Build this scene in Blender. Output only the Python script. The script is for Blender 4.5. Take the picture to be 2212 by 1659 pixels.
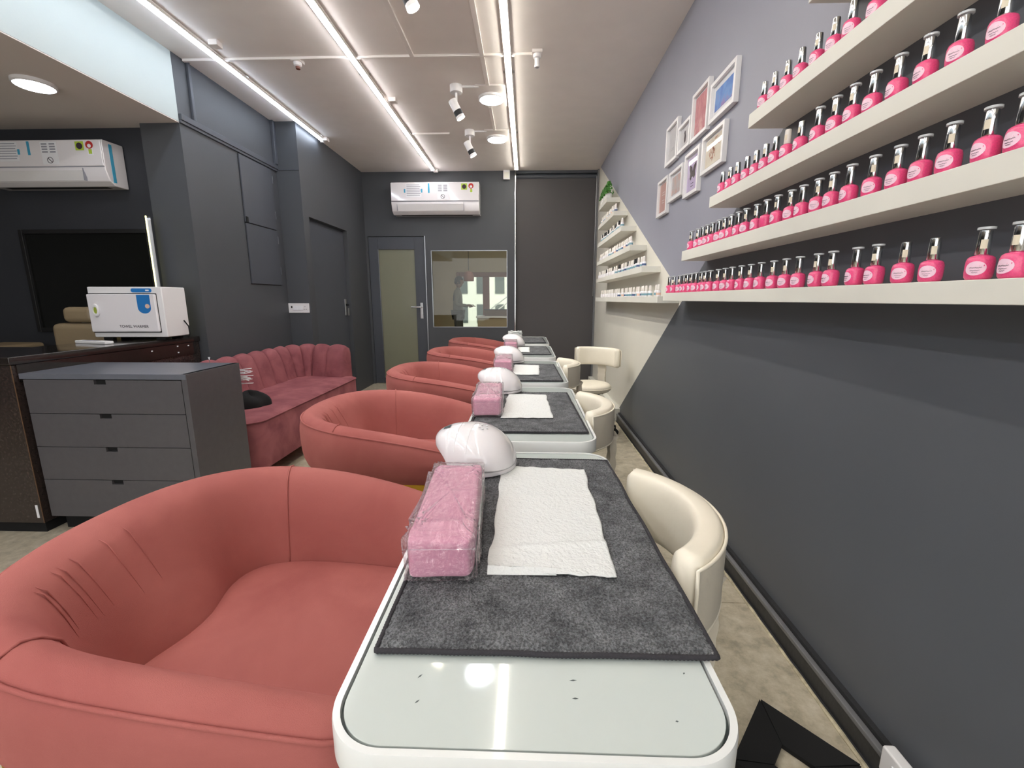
import bpy, bmesh, math, random
from math import sin, cos, pi, radians
from mathutils import Vector, Matrix, noise
random.seed(7)
for o in list(bpy.data.objects): bpy.data.objects.remove(o, do_unlink=True)
S = bpy.context.scene
C = S.collection

# ---------------------------------------------------------------- camera
cd = bpy.data.cameras.new('camera'); cam = bpy.data.objects.new('camera', cd); C.objects.link(cam)
cd.sensor_fit = 'HORIZONTAL'; cd.sensor_width = 36.0; cd.lens = 950 / 2212 * 36.0
cd.clip_start = 0.02; cd.clip_end = 200
cam.location = (0, 0, 1.2); cam.rotation_euler = (pi / 2 - 0.19081, 0, 0.03306)
S.camera = cam
# ---------------------------------------------------------------- world, view
w = bpy.data.worlds.new('world'); S.world = w; w.use_nodes = True
w.node_tree.nodes['Background'].inputs[0].default_value = (0.75, 0.86, 1.0, 1)
w.node_tree.nodes['Background'].inputs[1].default_value = 1.6
S.view_settings.view_transform = 'Standard'; S.view_settings.look = 'None'
S.view_settings.exposure = 1.0; S.view_settings.gamma = 1.0; S.view_settings.use_curve_mapping = False

STRIP_E = 19.0     # radiance of the ceiling strips
DL_E = 9.0        # downlights
SPOT_W = 20.0      # each spot lamp, watts

def area(name, loc, rot, sx, sy, watts, col):
    l = bpy.data.lights.new(name, 'AREA'); l.shape = 'RECTANGLE'; l.size = sx; l.size_y = sy
    l.energy = watts; l.color = col
    o = bpy.data.objects.new(name, l); C.objects.link(o); o.location = loc; o.rotation_euler = rot
    return o
# daylight coming in through the shopfront behind the camera
area('daylight', (-1.0, -2.3, 1.5), (radians(90), 0, 0), 4.2, 2.0, 32, (0.95, 0.97, 1.0))
# unseen lamp added to light the room beyond the glass, and daylight at its glazing
area('backroom_fill', (-0.6, 8.2, 2.8), (0, 0, 0), 1.2, 1.2, 11, (1.0, 0.93, 0.8))
area('yard_daylight', (0.3, 13.2, 5.2), (radians(20), 0, 0), 6, 4, 300, (0.95, 0.98, 1.0))

# ---------------------------------------------------------------- materials
def lin(c):
    return tuple(((v / 255) / 12.92 if v / 255 <= 0.04045 else ((v / 255 + 0.055) / 1.055) ** 2.4) for v in c) + (1,)
def mat(name, rgb, rough=0.6, metal=0.0, var=0.0, vscale=6.0, bump=0.0, bscale=60.0, emit=0, sheen=0, coat=0, trans=0, spec=None, detail=3, bdist=0.01, emc=None):
    m = bpy.data.materials.new(name); m.use_nodes = True
    nt = m.node_tree; b = nt.nodes['Principled BSDF']
    col = lin(rgb)
    b.inputs['Base Color'].default_value = col; b.inputs['Roughness'].default_value = rough
    b.inputs['Metallic'].default_value = metal
    if spec is not None: b.inputs['Specular IOR Level'].default_value = spec
    if sheen: b.inputs['Sheen Weight'].default_value = sheen; b.inputs['Sheen Roughness'].default_value = 0.4; b.inputs['Sheen Tint'].default_value = col
    if coat: b.inputs['Coat Weight'].default_value = coat; b.inputs['Coat Roughness'].default_value = 0.06
    if trans: b.inputs['Transmission Weight'].default_value = trans
    if emit:
        b.inputs['Emission Color'].default_value = lin(emc or rgb); b.inputs['Emission Strength'].default_value = emit
    if var or bump:
        tc = nt.nodes.new('ShaderNodeTexCoord')
    if var:
        n = nt.nodes.new('ShaderNodeTexNoise'); n.inputs['Scale'].default_value = vscale; n.inputs['Detail'].default_value = detail
        nt.links.new(tc.outputs['Object'], n.inputs['Vector'])
        r = nt.nodes.new('ShaderNodeValToRGB'); r.color_ramp.elements[0].position = 0.3; r.color_ramp.elements[1].position = 0.7
        r.color_ramp.elements[0].color = tuple(c * (1 - var) for c in col[:3]) + (1,)
        r.color_ramp.elements[1].color = tuple(min(1, c * (1 + var)) for c in col[:3]) + (1,)
        nt.links.new(n.outputs['Fac'], r.inputs['Fac']); nt.links.new(r.outputs['Color'], b.inputs['Base Color'])
    if bump:
        n2 = nt.nodes.new('ShaderNodeTexNoise'); n2.inputs['Scale'].default_value = bscale; n2.inputs['Detail'].default_value = 4
        nt.links.new(tc.outputs['Object'], n2.inputs['Vector'])
        bp = nt.nodes.new('ShaderNodeBump'); bp.inputs['Strength'].default_value = bump; bp.inputs['Distance'].default_value = bdist
        nt.links.new(n2.outputs['Fac'], bp.inputs['Height']); nt.links.new(bp.outputs['Normal'], b.inputs['Normal'])
    return m
def glassy(name, tint, refl=0.06, rough=0.03, wrinkle=0, wscale=30, lw=0.5):
    """thin clear sheet: see-through with a mirror-like film (fresnel)"""
    m = bpy.data.materials.new(name); m.use_nodes = True; nt = m.node_tree
    nt.nodes.remove(nt.nodes['Principled BSDF']); out = nt.nodes['Material Output']
    t = nt.nodes.new('ShaderNodeBsdfTransparent'); t.inputs[0].default_value = tuple(tint) + (1,)
    g = nt.nodes.new('ShaderNodeBsdfGlossy'); g.inputs['Roughness'].default_value = rough
    f = nt.nodes.new('ShaderNodeLayerWeight'); f.inputs['Blend'].default_value = .5
    pw = nt.nodes.new('ShaderNodeMath'); pw.operation = 'POWER'; pw.inputs[1].default_value = 4.5
    mx = nt.nodes.new('ShaderNodeMixShader'); ma = nt.nodes.new('ShaderNodeMath'); ma.operation = 'MULTIPLY_ADD'
    ma.inputs[1].default_value = .8; ma.inputs[2].default_value = refl; ma.use_clamp = True
    nt.links.new(f.outputs['Facing'], pw.inputs[0]); nt.links.new(pw.outputs[0], ma.inputs[0]); nt.links.new(ma.outputs[0], mx.inputs[0])
    nt.links.new(t.outputs[0], mx.inputs[1]); nt.links.new(g.outputs[0], mx.inputs[2]); nt.links.new(mx.outputs[0], out.inputs[0])
    if wrinkle:
        tc = nt.nodes.new('ShaderNodeTexCoord'); n = nt.nodes.new('ShaderNodeTexNoise'); n.inputs['Scale'].default_value = wscale
        n.inputs['Detail'].default_value = 5; n.inputs['Distortion'].default_value = 2.0
        mp = nt.nodes.new('ShaderNodeMapping'); mp.inputs['Rotation'].default_value = (0, 0, 0.6); mp.inputs['Scale'].default_value = (1.4, .6, 1)
        nt.links.new(tc.outputs['Object'], mp.inputs[0]); nt.links.new(mp.outputs[0], n.inputs['Vector'])
        bp = nt.nodes.new('ShaderNodeBump'); bp.inputs['Strength'].default_value = wrinkle; bp.inputs['Distance'].default_value = 0.02
        nt.links.new(n.outputs['Fac'], bp.inputs['Height']); nt.links.new(bp.outputs['Normal'], g.inputs['Normal'])
    return m

DARK = (73, 75, 79)
M = dict(
    ceil=mat('ceiling_paint', (232, 226, 221), .9, var=.02, bump=.05, bscale=30),
    dark=mat('charcoal_wall_paint', DARK, .55, var=.05, vscale=2, bump=.04, bscale=90),
    dark2=mat('charcoal_board', (74, 77, 84), .5, var=.03, bump=.03),
    blind=mat('blind_fabric', (82, 79, 80), .8, bump=.15, bscale=400, bdist=.002),
    sidepaint=mat('near_black_paint', (50, 52, 58), .6, var=.05, vscale=3), black=mat('black_paint', (22, 22, 24), .6), blackm=mat('black_matte', (14, 14, 15), .9),
    beam=mat('beam_paint', (190, 200, 198), .8, bump=.05), soffit=mat('soffit_paint', (218, 210, 203), .9),
    shelf=mat('shelf_laminate', (222, 220, 210), .55, var=.03, vscale=4, bump=.04, bscale=14),
    white=mat('white_plastic', (232, 230, 230), .35), gwhite=mat('gloss_white', (236, 232, 234), .12, coat=.6),
    wlac=mat('white_lacquer', (226, 228, 226), .3, coat=.3),
    metal=mat('steel', (190, 190, 190), .3, 1), chrome=mat('chrome', (215, 215, 215), .12, 1),
    alu=mat('aluminium', (170, 172, 176), .35, 1),
    gold=mat('brushed_gold', (190, 150, 55), .35, 1, bump=.1, bscale=200),
    cream=mat('cream_leather', (234, 226, 208), .45, var=.03, vscale=8, bump=.12, bscale=45, bdist=.006, coat=.08),
    creamd=mat('cream_leather_back', (212, 204, 188), .5, var=.04, vscale=8, bump=.25, bscale=22, bdist=.008),
    beige=mat('beige_leather', (150, 132, 104), .5, bump=.1, bscale=40),
    granite=mat('black_granite', (38, 33, 31), .12, var=.5, vscale=90, coat=.4),
    graniteside=mat('brown_granite', (54, 45, 42), .14, var=.3, vscale=80, coat=.4),
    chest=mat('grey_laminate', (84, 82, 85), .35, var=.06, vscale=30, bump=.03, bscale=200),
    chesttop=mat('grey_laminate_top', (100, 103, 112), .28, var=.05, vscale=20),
    pinkglass=mat('pink_polish', (234, 78, 132), .35, var=.10, vscale=420, coat=.35),
    lab=mat('pale_pink_label', (242, 206, 222), .5), ink=mat('ink', (60, 45, 55), .7),
    disc=mat('pale_clear_disc', (196, 200, 202), .15, coat=.4), tag=mat('cream_sticker', (222, 212, 190), .6), capw=mat('white_cap', (228, 222, 214), .4),
    clear=glassy('clear_acrylic', (.93, .94, .95), .12, .05),
    teal=mat('teal_label', (120, 160, 172), .5), bluel=mat('blue_label', (70, 90, 130), .5),
    peach=mat('peach_label', (225, 190, 170), .5),
    stripled1=mat('led_cool', (235, 243, 255), emit=STRIP_E * .62, emc=(226, 238, 255)),
    stripled2=mat('led_neutral', (255, 246, 232), emit=STRIP_E, emc=(252, 250, 252)),
    stripled3=mat('led_warm', (255, 246, 225), emit=STRIP_E, emc=(255, 251, 240)),
    dl=mat('downlight_disc', (250, 252, 255), emit=DL_E, emc=(240, 246, 255)),
    led=mat('mirror_led', (240, 235, 150), emit=1.6, emc=(240, 235, 150)),
    lensem=mat('spot_lens', (255, 250, 235), emit=16, emc=(255, 244, 220)),
    glass=glassy('window_glass', (.80, .80, .76), .03, .01),
    glaze=glassy('frame_glazing', (.97, .97, .97), .03, .02),
    frost=mat('frosted_glass', (132, 132, 112), .25, coat=.5),
    darkglass=mat('dark_panel_glass', (16, 17, 15), .12, coat=.5),
    leaf=mat('leaf', (62, 128, 36), .5, var=.3, vscale=40), blue=mat('blue_print', (40, 120, 190), .4),
    tape=mat('blue_tape', (70, 165, 200), .5), paper=mat('paper_white', (235, 235, 238), .7),
    greyink=mat('grey_ink', (150, 150, 160), .7), green=mat('yellow_green_print', (180, 205, 70), .5),
    red=mat('red_print', (190, 50, 45), .5), backwall=mat('backroom_beige', (188, 174, 146), .9),
    brown=mat('brown_frame', (128, 84, 74), .6), wood=mat('brown_wood', (96, 70, 48), .6),
    facade=mat('pale_facade', (226, 226, 216), .9), pottery=mat('white_pot', (232, 230, 226), .4),
    skin=mat('skin', (120, 88, 70), .6), shirt=mat('grey_shirt', (122, 124, 116), .9), hair=mat('black_hair', (22, 20, 20), .7),
    trouser=mat('dark_trousers', (60, 62, 56), .9), gasket=mat('dark_gasket', (70, 80, 80), .4),
    tglass=mat('pale_glass_top', (200, 208, 204), .06, coat=.5, spec=.6),
    mirror=mat('mirror', (200, 205, 205), .02, 1), lime=mat('lime_plastic', (160, 175, 70), .3),
    basebd=mat('black_skirting', (44, 44, 46), .5, var=.2, vscale=12, bump=.2, bscale=30),
    ledge=mat('grey_ledge', (112, 112, 114), .5, var=.08, vscale=14),
    caulk=mat('dirty_caulk', (196, 186, 160), .9, var=.3, vscale=40),
    stitch=mat('dark_stitching', (52, 50, 54), .9, bump=.6, bscale=300, bdist=.003),
)
# velvet of the armchairs and of the sofa
def velvet(name, rgb, dark, vs, bs):
    m = mat(name, rgb, .85, var=0, bump=0, sheen=.55)
    nt = m.node_tree; b = nt.nodes['Principled BSDF']; tc = nt.nodes.new('ShaderNodeTexCoord')
    n = nt.nodes.new('ShaderNodeTexNoise'); n.inputs['Scale'].default_value = vs; n.inputs['Detail'].default_value = 5; n.inputs['Distortion'].default_value = .6
    r = nt.nodes.new('ShaderNodeValToRGB'); r.color_ramp.elements[0].position = .32; r.color_ramp.elements[1].position = .68
    r.color_ramp.elements[0].color = lin(dark); r.color_ramp.elements[1].color = lin(rgb)
    nt.links.new(tc.outputs['Object'], n.inputs['Vector']); nt.links.new(n.outputs['Fac'], r.inputs['Fac']); nt.links.new(r.outputs['Color'], b.inputs['Base Color'])
    n2 = nt.nodes.new('ShaderNodeTexNoise'); n2.inputs['Scale'].default_value = 900; n2.inputs['Detail'].default_value = 2
    n3 = nt.nodes.new('ShaderNodeTexNoise'); n3.inputs['Scale'].default_value = bs; n3.inputs['Detail'].default_value = 3
    nt.links.new(tc.outputs['Object'], n2.inputs['Vector']); nt.links.new(tc.outputs['Object'], n3.inputs['Vector'])
    b1 = nt.nodes.new('ShaderNodeBump'); b1.inputs['Strength'].default_value = .35; b1.inputs['Distance'].default_value = .002
    b2 = nt.nodes.new('ShaderNodeBump'); b2.inputs['Strength'].default_value = .25; b2.inputs['Distance'].default_value = .02
    nt.links.new(n2.outputs['Fac'], b1.inputs['Height']); nt.links.new(n3.outputs['Fac'], b2.inputs['Height'])
    nt.links.new(b2.outputs['Normal'], b1.inputs['Normal']); nt.links.new(b1.outputs['Normal'], b.inputs['Normal'])
    return m
M['coral'] = velvet('coral_velvet', (176, 103, 96), (160, 86, 81), 4, 7)
M['rose'] = velvet('rose_velvet', (160, 94, 98), (126, 66, 73), 7, 9)
# terry mat
def terry():
    m = mat('grey_terry', (96, 98, 102), .95, sheen=.3); nt = m.node_tree; b = nt.nodes['Principled BSDF']
    tc = nt.nodes.new('ShaderNodeTexCoord')
    n = nt.nodes.new('ShaderNodeTexNoise'); n.inputs['Scale'].default_value = 16; n.inputs['Detail'].default_value = 10; n.inputs['Roughness'].default_value = .82
    r = nt.nodes.new('ShaderNodeValToRGB'); r.color_ramp.elements[0].position = .36; r.color_ramp.elements[1].position = .66
    r.color_ramp.elements[0].color = lin((66, 67, 70)); r.color_ramp.elements[1].color = lin((136, 138, 140))
    nt.links.new(tc.outputs['Object'], n.inputs['Vector']); nt.links.new(n.outputs['Fac'], r.inputs['Fac']); nt.links.new(r.outputs['Color'], b.inputs['Base Color'])
    n2 = nt.nodes.new('ShaderNodeTexNoise'); n2.inputs['Scale'].default_value = 300; n2.inputs['Detail'].default_value = 3
    nt.links.new(tc.outputs['Object'], n2.inputs['Vector'])
    mm = nt.nodes.new('ShaderNodeMixRGB'); mm.blend_type = 'OVERLAY'; mm.inputs[0].default_value = .42; nt.links.new(r.outputs['Color'], mm.inputs[1])
    r3 = nt.nodes.new('ShaderNodeValToRGB'); r3.color_ramp.elements[0].position = .38; r3.color_ramp.elements[1].position = .62; nt.links.new(n2.outputs['Fac'], r3.inputs['Fac'])
    nt.links.new(r3.outputs['Color'], mm.inputs[2]); nt.links.new(mm.outputs[0], b.inputs['Base Color'])
    b1 = nt.nodes.new('ShaderNodeBump'); b1.inputs['Strength'].default_value = 1; b1.inputs['Distance'].default_value = .009
    nt.links.new(n2.outputs['Fac'], b1.inputs['Height']); nt.links.new(b1.outputs['Normal'], b.inputs['Normal'])
    return m
M['terry'] = terry()
M['tissue'] = mat('embossed_paper', (224, 226, 224), .9, bump=.9, bscale=130, bdist=.005)
M['quilt'] = mat('pink_quilted_cloth', (236, 166, 192), .7, var=.04, vscale=30, bump=.4, bscale=40, bdist=.004)
M['film'] = glassy('clear_plastic_film', (.98, .97, .98), .26, .08, wrinkle=1.0, wscale=45)
# floor tiles, mottled stone look
def tilemat():
    m = mat('stone_tile', (168, 160, 142), .38, bump=0); nt = m.node_tree; b = nt.nodes['Principled BSDF']
    tc = nt.nodes.new('ShaderNodeTexCoord'); n = nt.nodes.new('ShaderNodeTexNoise'); n.inputs['Scale'].default_value = 17; n.inputs['Detail'].default_value = 10; n.inputs['Roughness'].default_value = .7
    ge = nt.nodes.new('ShaderNodeNewGeometry')
    r = nt.nodes.new('ShaderNodeValToRGB'); e = r.color_ramp.elements; e[0].position = .33; e[1].position = .68
    e[0].color = lin((156, 148, 130)); e[1].color = lin((208, 200, 182)); k = e.new(.5); k.color = lin((188, 178, 156))
    nt.links.new(ge.outputs['Position'], n.inputs['Vector']); nt.links.new(n.outputs['Fac'], r.inputs['Fac']); nt.links.new(r.outputs['Color'], b.inputs['Base Color'])
    return m
M['tile'] = tilemat()
# right wall: three flat paint fields (grey, white, charcoal) divided by two slanting lines
def rightwall():
    m = mat('three_colour_wall', (150, 152, 160), .5); nt = m.node_tree; b = nt.nodes['Principled BSDF']
    ge = nt.nodes.new('ShaderNodeNewGeometry'); sp = nt.nodes.new('ShaderNodeSeparateXYZ'); nt.links.new(ge.outputs['Position'], sp.inputs[0])
    def line(k, c):   # z - (k*y + c) > 0
        a = nt.nodes.new('ShaderNodeMath'); a.operation = 'MULTIPLY_ADD'; a.inputs[1].default_value = -k; a.inputs[2].default_value = -c
        nt.links.new(sp.outputs['Y'], a.inputs[0])
        s = nt.nodes.new('ShaderNodeMath'); s.operation = 'ADD'; nt.links.new(a.outputs[0], s.inputs[0]); nt.links.new(sp.outputs['Z'], s.inputs[1])
        g = nt.nodes.new('ShaderNodeMath'); g.operation = 'GREATER_THAN'; g.inputs[1].default_value = 0; nt.links.new(s.outputs[0], g.inputs[0]); return g
    up = line(WL1[0], WL1[1]); lo = line(WL2[0], WL2[1])
    no = nt.nodes.new('ShaderNodeTexNoise'); no.inputs['Scale'].default_value = 2.5; nt.links.new(ge.outputs['Position'], no.inputs['Vector'])
    m1 = nt.nodes.new('ShaderNodeMixRGB'); m1.inputs[1].default_value = lin((226, 222, 210)); m1.inputs[2].default_value = lin((150, 151, 163)); nt.links.new(up.outputs[0], m1.inputs[0])
    m2 = nt.nodes.new('ShaderNodeMixRGB'); m2.inputs[1].default_value = lin((92, 95, 100)); nt.links.new(m1.outputs[0], m2.inputs[2]); nt.links.new(lo.outputs[0], m2.inputs[0])
    m3 = nt.nodes.new('ShaderNodeMixRGB'); m3.blend_type = 'MULTIPLY'; m3.inputs[0].default_value = .12; nt.links.new(m2.outputs[0], m3.inputs[1]); nt.links.new(no.outputs['Fac'], m3.inputs[2])
    nt.links.new(m3.outputs[0], b.inputs['Base Color'])
    return m
# fitted on the wall plane: upper line through (5.94,2.79),(2.96,1.332); lower through (2.745,1.175),(4.31,.135)
WL1 = ((2.79 - 1.332) / (5.94 - 2.96), 1.332 - (2.79 - 1.332) / (5.94 - 2.96) * 2.96)
WL2 = ((.135 - 1.175) / (4.31 - 2.745), 1.175 + 1.04 / 1.565 * 2.745)
M['rwall'] = rightwall()

# ---------------------------------------------------------------- mesh helpers
class MB:
    def __init__(s): s.v = []; s.f = []
    def add(s, vs, fs):
        n = len(s.v); s.v += [tuple(v) for v in vs]; s.f += [tuple(i + n for i in f) for f in fs]; return s
    def box(s, x0, x1, y0, y1, z0, z1):
        return s.add([(x0, y0, z0), (x1, y0, z0), (x1, y1, z0), (x0, y1, z0), (x0, y0, z1), (x1, y0, z1), (x1, y1, z1), (x0, y1, z1)],
                     [(0, 3, 2, 1), (4, 5, 6, 7), (0, 1, 5, 4), (1, 2, 6, 5), (2, 3, 7, 6), (3, 0, 4, 7)])
    def cyl(s, p0, p1, r0, r1=None, n=16, cap=True):
        r1 = r0 if r1 is None else r1; p0 = Vector(p0); p1 = Vector(p1); d = (p1 - p0).normalized()
        a = d.orthogonal().normalized(); b = d.cross(a); vs = []
        for p, r in ((p0, r0), (p1, r1)):
            for i in range(n): t = 2 * pi * i / n; vs.append(p + a * r * cos(t) + b * r * sin(t))
        fs = [(i, (i + 1) % n, n + (i + 1) % n, n + i) for i in range(n)]
        if cap: fs += [tuple(reversed(range(n))), tuple(range(n, 2 * n))]
        return s.add(vs, fs)
    def lathe(s, prof, n=20, c=(0, 0, 0), sx=1, sy=1):
        vs = []; fs = []
        for r, z in prof:
            for i in range(n): t = 2 * pi * i / n; vs.append((c[0] + r * cos(t) * sx, c[1] + r * sin(t) * sy, c[2] + z))
        for k in range(len(prof) - 1):
            for i in range(n): j = (i + 1) % n; fs.append((k * n + i, k * n + j, (k + 1) * n + j, (k + 1) * n + i))
        fs.append(tuple(reversed(range(n)))); fs.append(tuple(range((len(prof) - 1) * n, len(prof) * n)))
        return s.add(vs, fs)
    def tube(s, pts, r, n=8, closed=False):
        pts = [Vector(p) for p in pts]; m = len(pts); vs = []; fs = []; a = None
        for i in range(m):
            if closed: t = pts[(i + 1) % m] - pts[i - 1]
            else: t = pts[min(i + 1, m - 1)] - pts[max(i - 1, 0)]
            t = t.normalized() if t.length > 1e-9 else Vector((0, 0, 1))
            a = (a - t * a.dot(t)) if a is not None else t.orthogonal()
            a = a.normalized() if a.length > 1e-6 else t.orthogonal().normalized(); b = t.cross(a)
            rr = r[i] if isinstance(r, (list, tuple)) else r
            for k in range(n): q = 2 * pi * k / n; vs.append(pts[i] + a * rr * cos(q) + b * rr * sin(q))
        for i in range(m if closed else m - 1):
            for k in range(n):
                j = (i + 1) % m; fs.append((i * n + k, i * n + (k + 1) % n, j * n + (k + 1) % n, j * n + k))
        if not closed: fs += [tuple(reversed(range(n))), tuple(range((m - 1) * n, m * n))]
        return s.add(vs, fs)
    def grid(s, fn, nu, nv, cu=False, cv=False):
        vs = [fn(i / (nu if cu else nu - 1), j / (nv if cv else nv - 1)) for i in range(nu) for j in range(nv)]
        fs = []
        for i in range(nu if cu else nu - 1):
            for j in range(nv if cv else nv - 1):
                a, b = i, (i + 1) % nu; c, d = j, (j + 1) % nv
                fs.append((a * nv + c, b * nv + c, b * nv + d, a * nv + d))
        return s.add(vs, fs)
    def prism(s, out, z0, z1):
        n = len(out)
        return s.add([(x, y, z0) for x, y in out] + [(x, y, z1) for x, y in out],
                     [tuple(reversed(range(n))), tuple(range(n, 2 * n))] + [(i, (i + 1) % n, n + (i + 1) % n, n + i) for i in range(n)])
    def build(s, name, m, parent=None, smooth=None, bevel=0, seg=2, sub=0, loc=None, mtx=None, label=None, kind=None):
        me = bpy.data.meshes.new(name); me.from_pydata(s.v, [], s.f)
        bm = bmesh.new(); bm.from_mesh(me); bmesh.ops.recalc_face_normals(bm, faces=bm.faces)
        if bevel:
            es = [e for e in bm.edges if len(e.link_faces) == 2 and e.calc_face_angle(0) > .6]
            bmesh.ops.bevel(bm, geom=es, offset=bevel, segments=seg, affect='EDGES', profile=.5, clamp_overlap=True)
        bm.to_mesh(me); bm.free()
        if mtx: me.transform(mtx)
        sm = smooth if smooth is not None else ((60 if bevel else 40) if (bevel or sub) else 0)
        if sm:
            for p in me.polygons: p.use_smooth = True
            if sm < 180: me.set_sharp_from_angle(angle=radians(sm))
        me.materials.append(M[m] if isinstance(m, str) else m)
        o = bpy.data.objects.new(name, me); C.objects.link(o)
        if parent: o.parent = parent
        if loc: o.location = loc
        if bevel and not sub:
            md = o.modifiers.new('wn', 'WEIGHTED_NORMAL'); md.keep_sharp = True
        if sub:
            md = o.modifiers.new('sub', 'SUBSURF'); md.levels = sub; md.render_levels = sub
        if label: o['label'] = label
        if kind: o['kind'] = kind
        return o
def bx(name, m, x0, x1, y0, y1, z0, z1, parent=None, bevel=0, **k):
    return MB().box(min(x0, x1), max(x0, x1), min(y0, y1), max(y0, y1), min(z0, z1), max(z0, z1)).build(name, m, parent, bevel=bevel, **k)
def struct(o): o['kind'] = 'structure'; return o
def tag(o, label, cat, group=None):
    o['label'] = label; o['category'] = cat
    if group: o['group'] = group
    return o
def thing(name, label, cat, loc=(0, 0, 0), rz=0, group=None):
    o = bpy.data.objects.new(name, None); C.objects.link(o); o.location = loc; o.rotation_euler = (0, 0, rz); o.empty_display_size = .05
    return tag(o, label, cat, group)
KIDS = {}
def dup(root, loc, rz=0, label=None, scale=None, skip=()):
    if root.name not in KIDS: KIDS[root.name] = [(c, list(c.children)) for c in root.children]
    r = root.copy(); C.objects.link(r); r.location = loc; r.rotation_euler = (0, 0, rz)
    if label: r['label'] = label
    if scale: r.scale = (scale,) * 3
    for ch, gk in KIDS[root.name]:
        if ch.name.split('.')[0] in skip: continue
        c = ch.copy(); C.objects.link(c); c.parent = r
        for g in gk: d = g.copy(); C.objects.link(d); d.parent = c
    return r
def rrect(x0, x1, y0, y1, r, n=6):
    out = []
    for cx, cy, a in ((x1 - r, y1 - r, 0), (x0 + r, y1 - r, 90), (x0 + r, y0 + r, 180), (x1 - r, y0 + r, 270)):
        for i in range(n + 1): t = radians(a + 90 * i / n); out.append((cx + r * cos(t), cy + r * sin(t)))
    return out
ORD = ['first', 'second', 'third', 'fourth', 'fifth', 'sixth', 'seventh', 'eighth', 'ninth', 'tenth', 'eleventh', 'twelfth', 'thirteenth', 'fourteenth', 'fifteenth', 'sixteenth', 'seventeenth', 'eighteenth', 'nineteenth', 'twentieth', 'twenty-first', 'twenty-second', 'twenty-third', 'twenty-fourth', 'twenty-fifth', 'twenty-sixth', 'twenty-seventh', 'twenty-eighth', 'twenty-ninth', 'thirtieth', 'thirty-first', 'thirty-second', 'thirty-third', 'thirty-fourth', 'thirty-fifth']
def text(name, s, size, m, parent, mtx, label=None):
    cu = bpy.data.curves.new(name, 'FONT'); cu.body = s; cu.size = size; cu.extrude = .0006; cu.align_x = 'LEFT'
    t = bpy.data.objects.new(name + '_tmp', cu); C.objects.link(t)
    bpy.context.view_layer.update()
    me = bpy.data.meshes.new_from_object(t); bpy.data.objects.remove(t); me.transform(mtx); me.materials.clear(); me.materials.append(M[m])
    o = bpy.data.objects.new(name, me); C.objects.link(o); o.parent = parent
    if label: o['label'] = label
    return o

# ================================================================ ROOM SHELL
HC = 2.85; XR = .933; YB = 6.18; XL = -2.425; XD = -2.2
fl = struct(bx('floor', 'caulk', -6.0, 2.6, -2.6, 11.2, -.12, -.004))
def tiles():
    P = .8; me = MB().box(.0015, P - .0015, .0015, P - .0015, -.012, 0)
    t0 = me.build('tile', 'tile', fl, bevel=.0012, seg=1); t0.location = (-6, -2.6, 0); first = True
    xs = [-2.3 + P * i for i in range(-5, 4)]
    for x in xs:
        for k in range(11):
            y = -2.4 + P * k
            o = t0 if first else t0.copy()
            if not first: C.objects.link(o)
            first = False; o.location = (x, y, 0)
tiles()
struct(bx('ceiling', 'ceil', XL - .3, XR + .1, -2.6, YB + .1, HC, HC + .1))
struct(bx('wall_right', 'rwall', XR, XR + .12, -2.6, YB + .12, -.1, HC + .02))
struct(bx('wall_rear', 'shelf', -6.0, XR + .1, -2.72, -2.6, -.1, HC))
# left side: beam, side room, column, cupboard wall, second column, door wall
struct(bx('trim_1', 'beam', -2.71, XL, -2.6, 3.27, 2.412, HC)).name = 'wall_beam'
struct(bx('ceiling_side', 'soffit', -6.0, XL - .001, -2.6, 3.36, 2.405, 2.411))
struct(bx('wall_side_back', 'sidepaint', -6.0, -2.71, 3.35, 3.5, -.1, 2.41))
struct(bx('wall_side_left', 'dark', -6.1, -6.0, -2.6, 3.5, -.1, 2.41))
struct(bx('wall_column_front', 'dark', -2.71, XL, 3.27, 3.2715, -.1, 2.41))
struct(bx('wall_column_core', 'dark', -2.71, XL - .151, 3.272, 3.5, -.1, 2.41))
wl = struct(bx('wall_left', 'dark', XL - .15, XL, 3.272, 4.48, 0, HC))
struct(bx('wall_column_rear', 'dark', XL - .15, XD, 4.48, 4.56, -.1, HC))
# door wall with a doorway cut: built as three boxes in one mesh
struct(MB().box(XD - .12, XD, 4.56, 4.60, -.1, HC).box(XD - .12, XD, 5.545, YB + .1, -.1, HC).box(XD - .12, XD, 4.60, 5.545, 2.015, HC).build('wall_left_far', 'dark'))
dr = struct(bx('door_1', 'dark2', XD - .09, XD - .05, 4.60, 5.545, 0, 2.015))
lk = bx('lock_plate', 'metal', XD - .05, XD - .035, 5.44, 5.49, 1.0, 1.2, dr, .004)
MB().cyl((XD - .035, 5.465, 1.13), (XD - .005, 5.465, 1.13), .012).build('lock_cylinder', 'blackm', lk, smooth=40)
bx('key', 'metal', XD - .012, XD - .006, 5.45, 5.48, 1.0, 1.09, lk, .003)
# mouldings of the upper left wall
struct(MB().box(XL, XL + .022, 3.272, 4.48, 2.425, 2.465).box(XL, XL + .014, 3.272, 4.48, 2.405, 2.425).build('trim_1', 'dark2', bevel=.003))
struct(bx('trim_2', 'dark2', XL, XL + .03, 4.44, 4.479, 2.465, HC, bevel=.004))
struct(bx('trim_3', 'dark2', XL, XL + .02, 3.40, 3.425, 2.465, HC, bevel=.004))
struct(bx('trim_4', 'dark2', XL + .005, XD, 4.474, 4.48, 2.42, 2.424))
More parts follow.
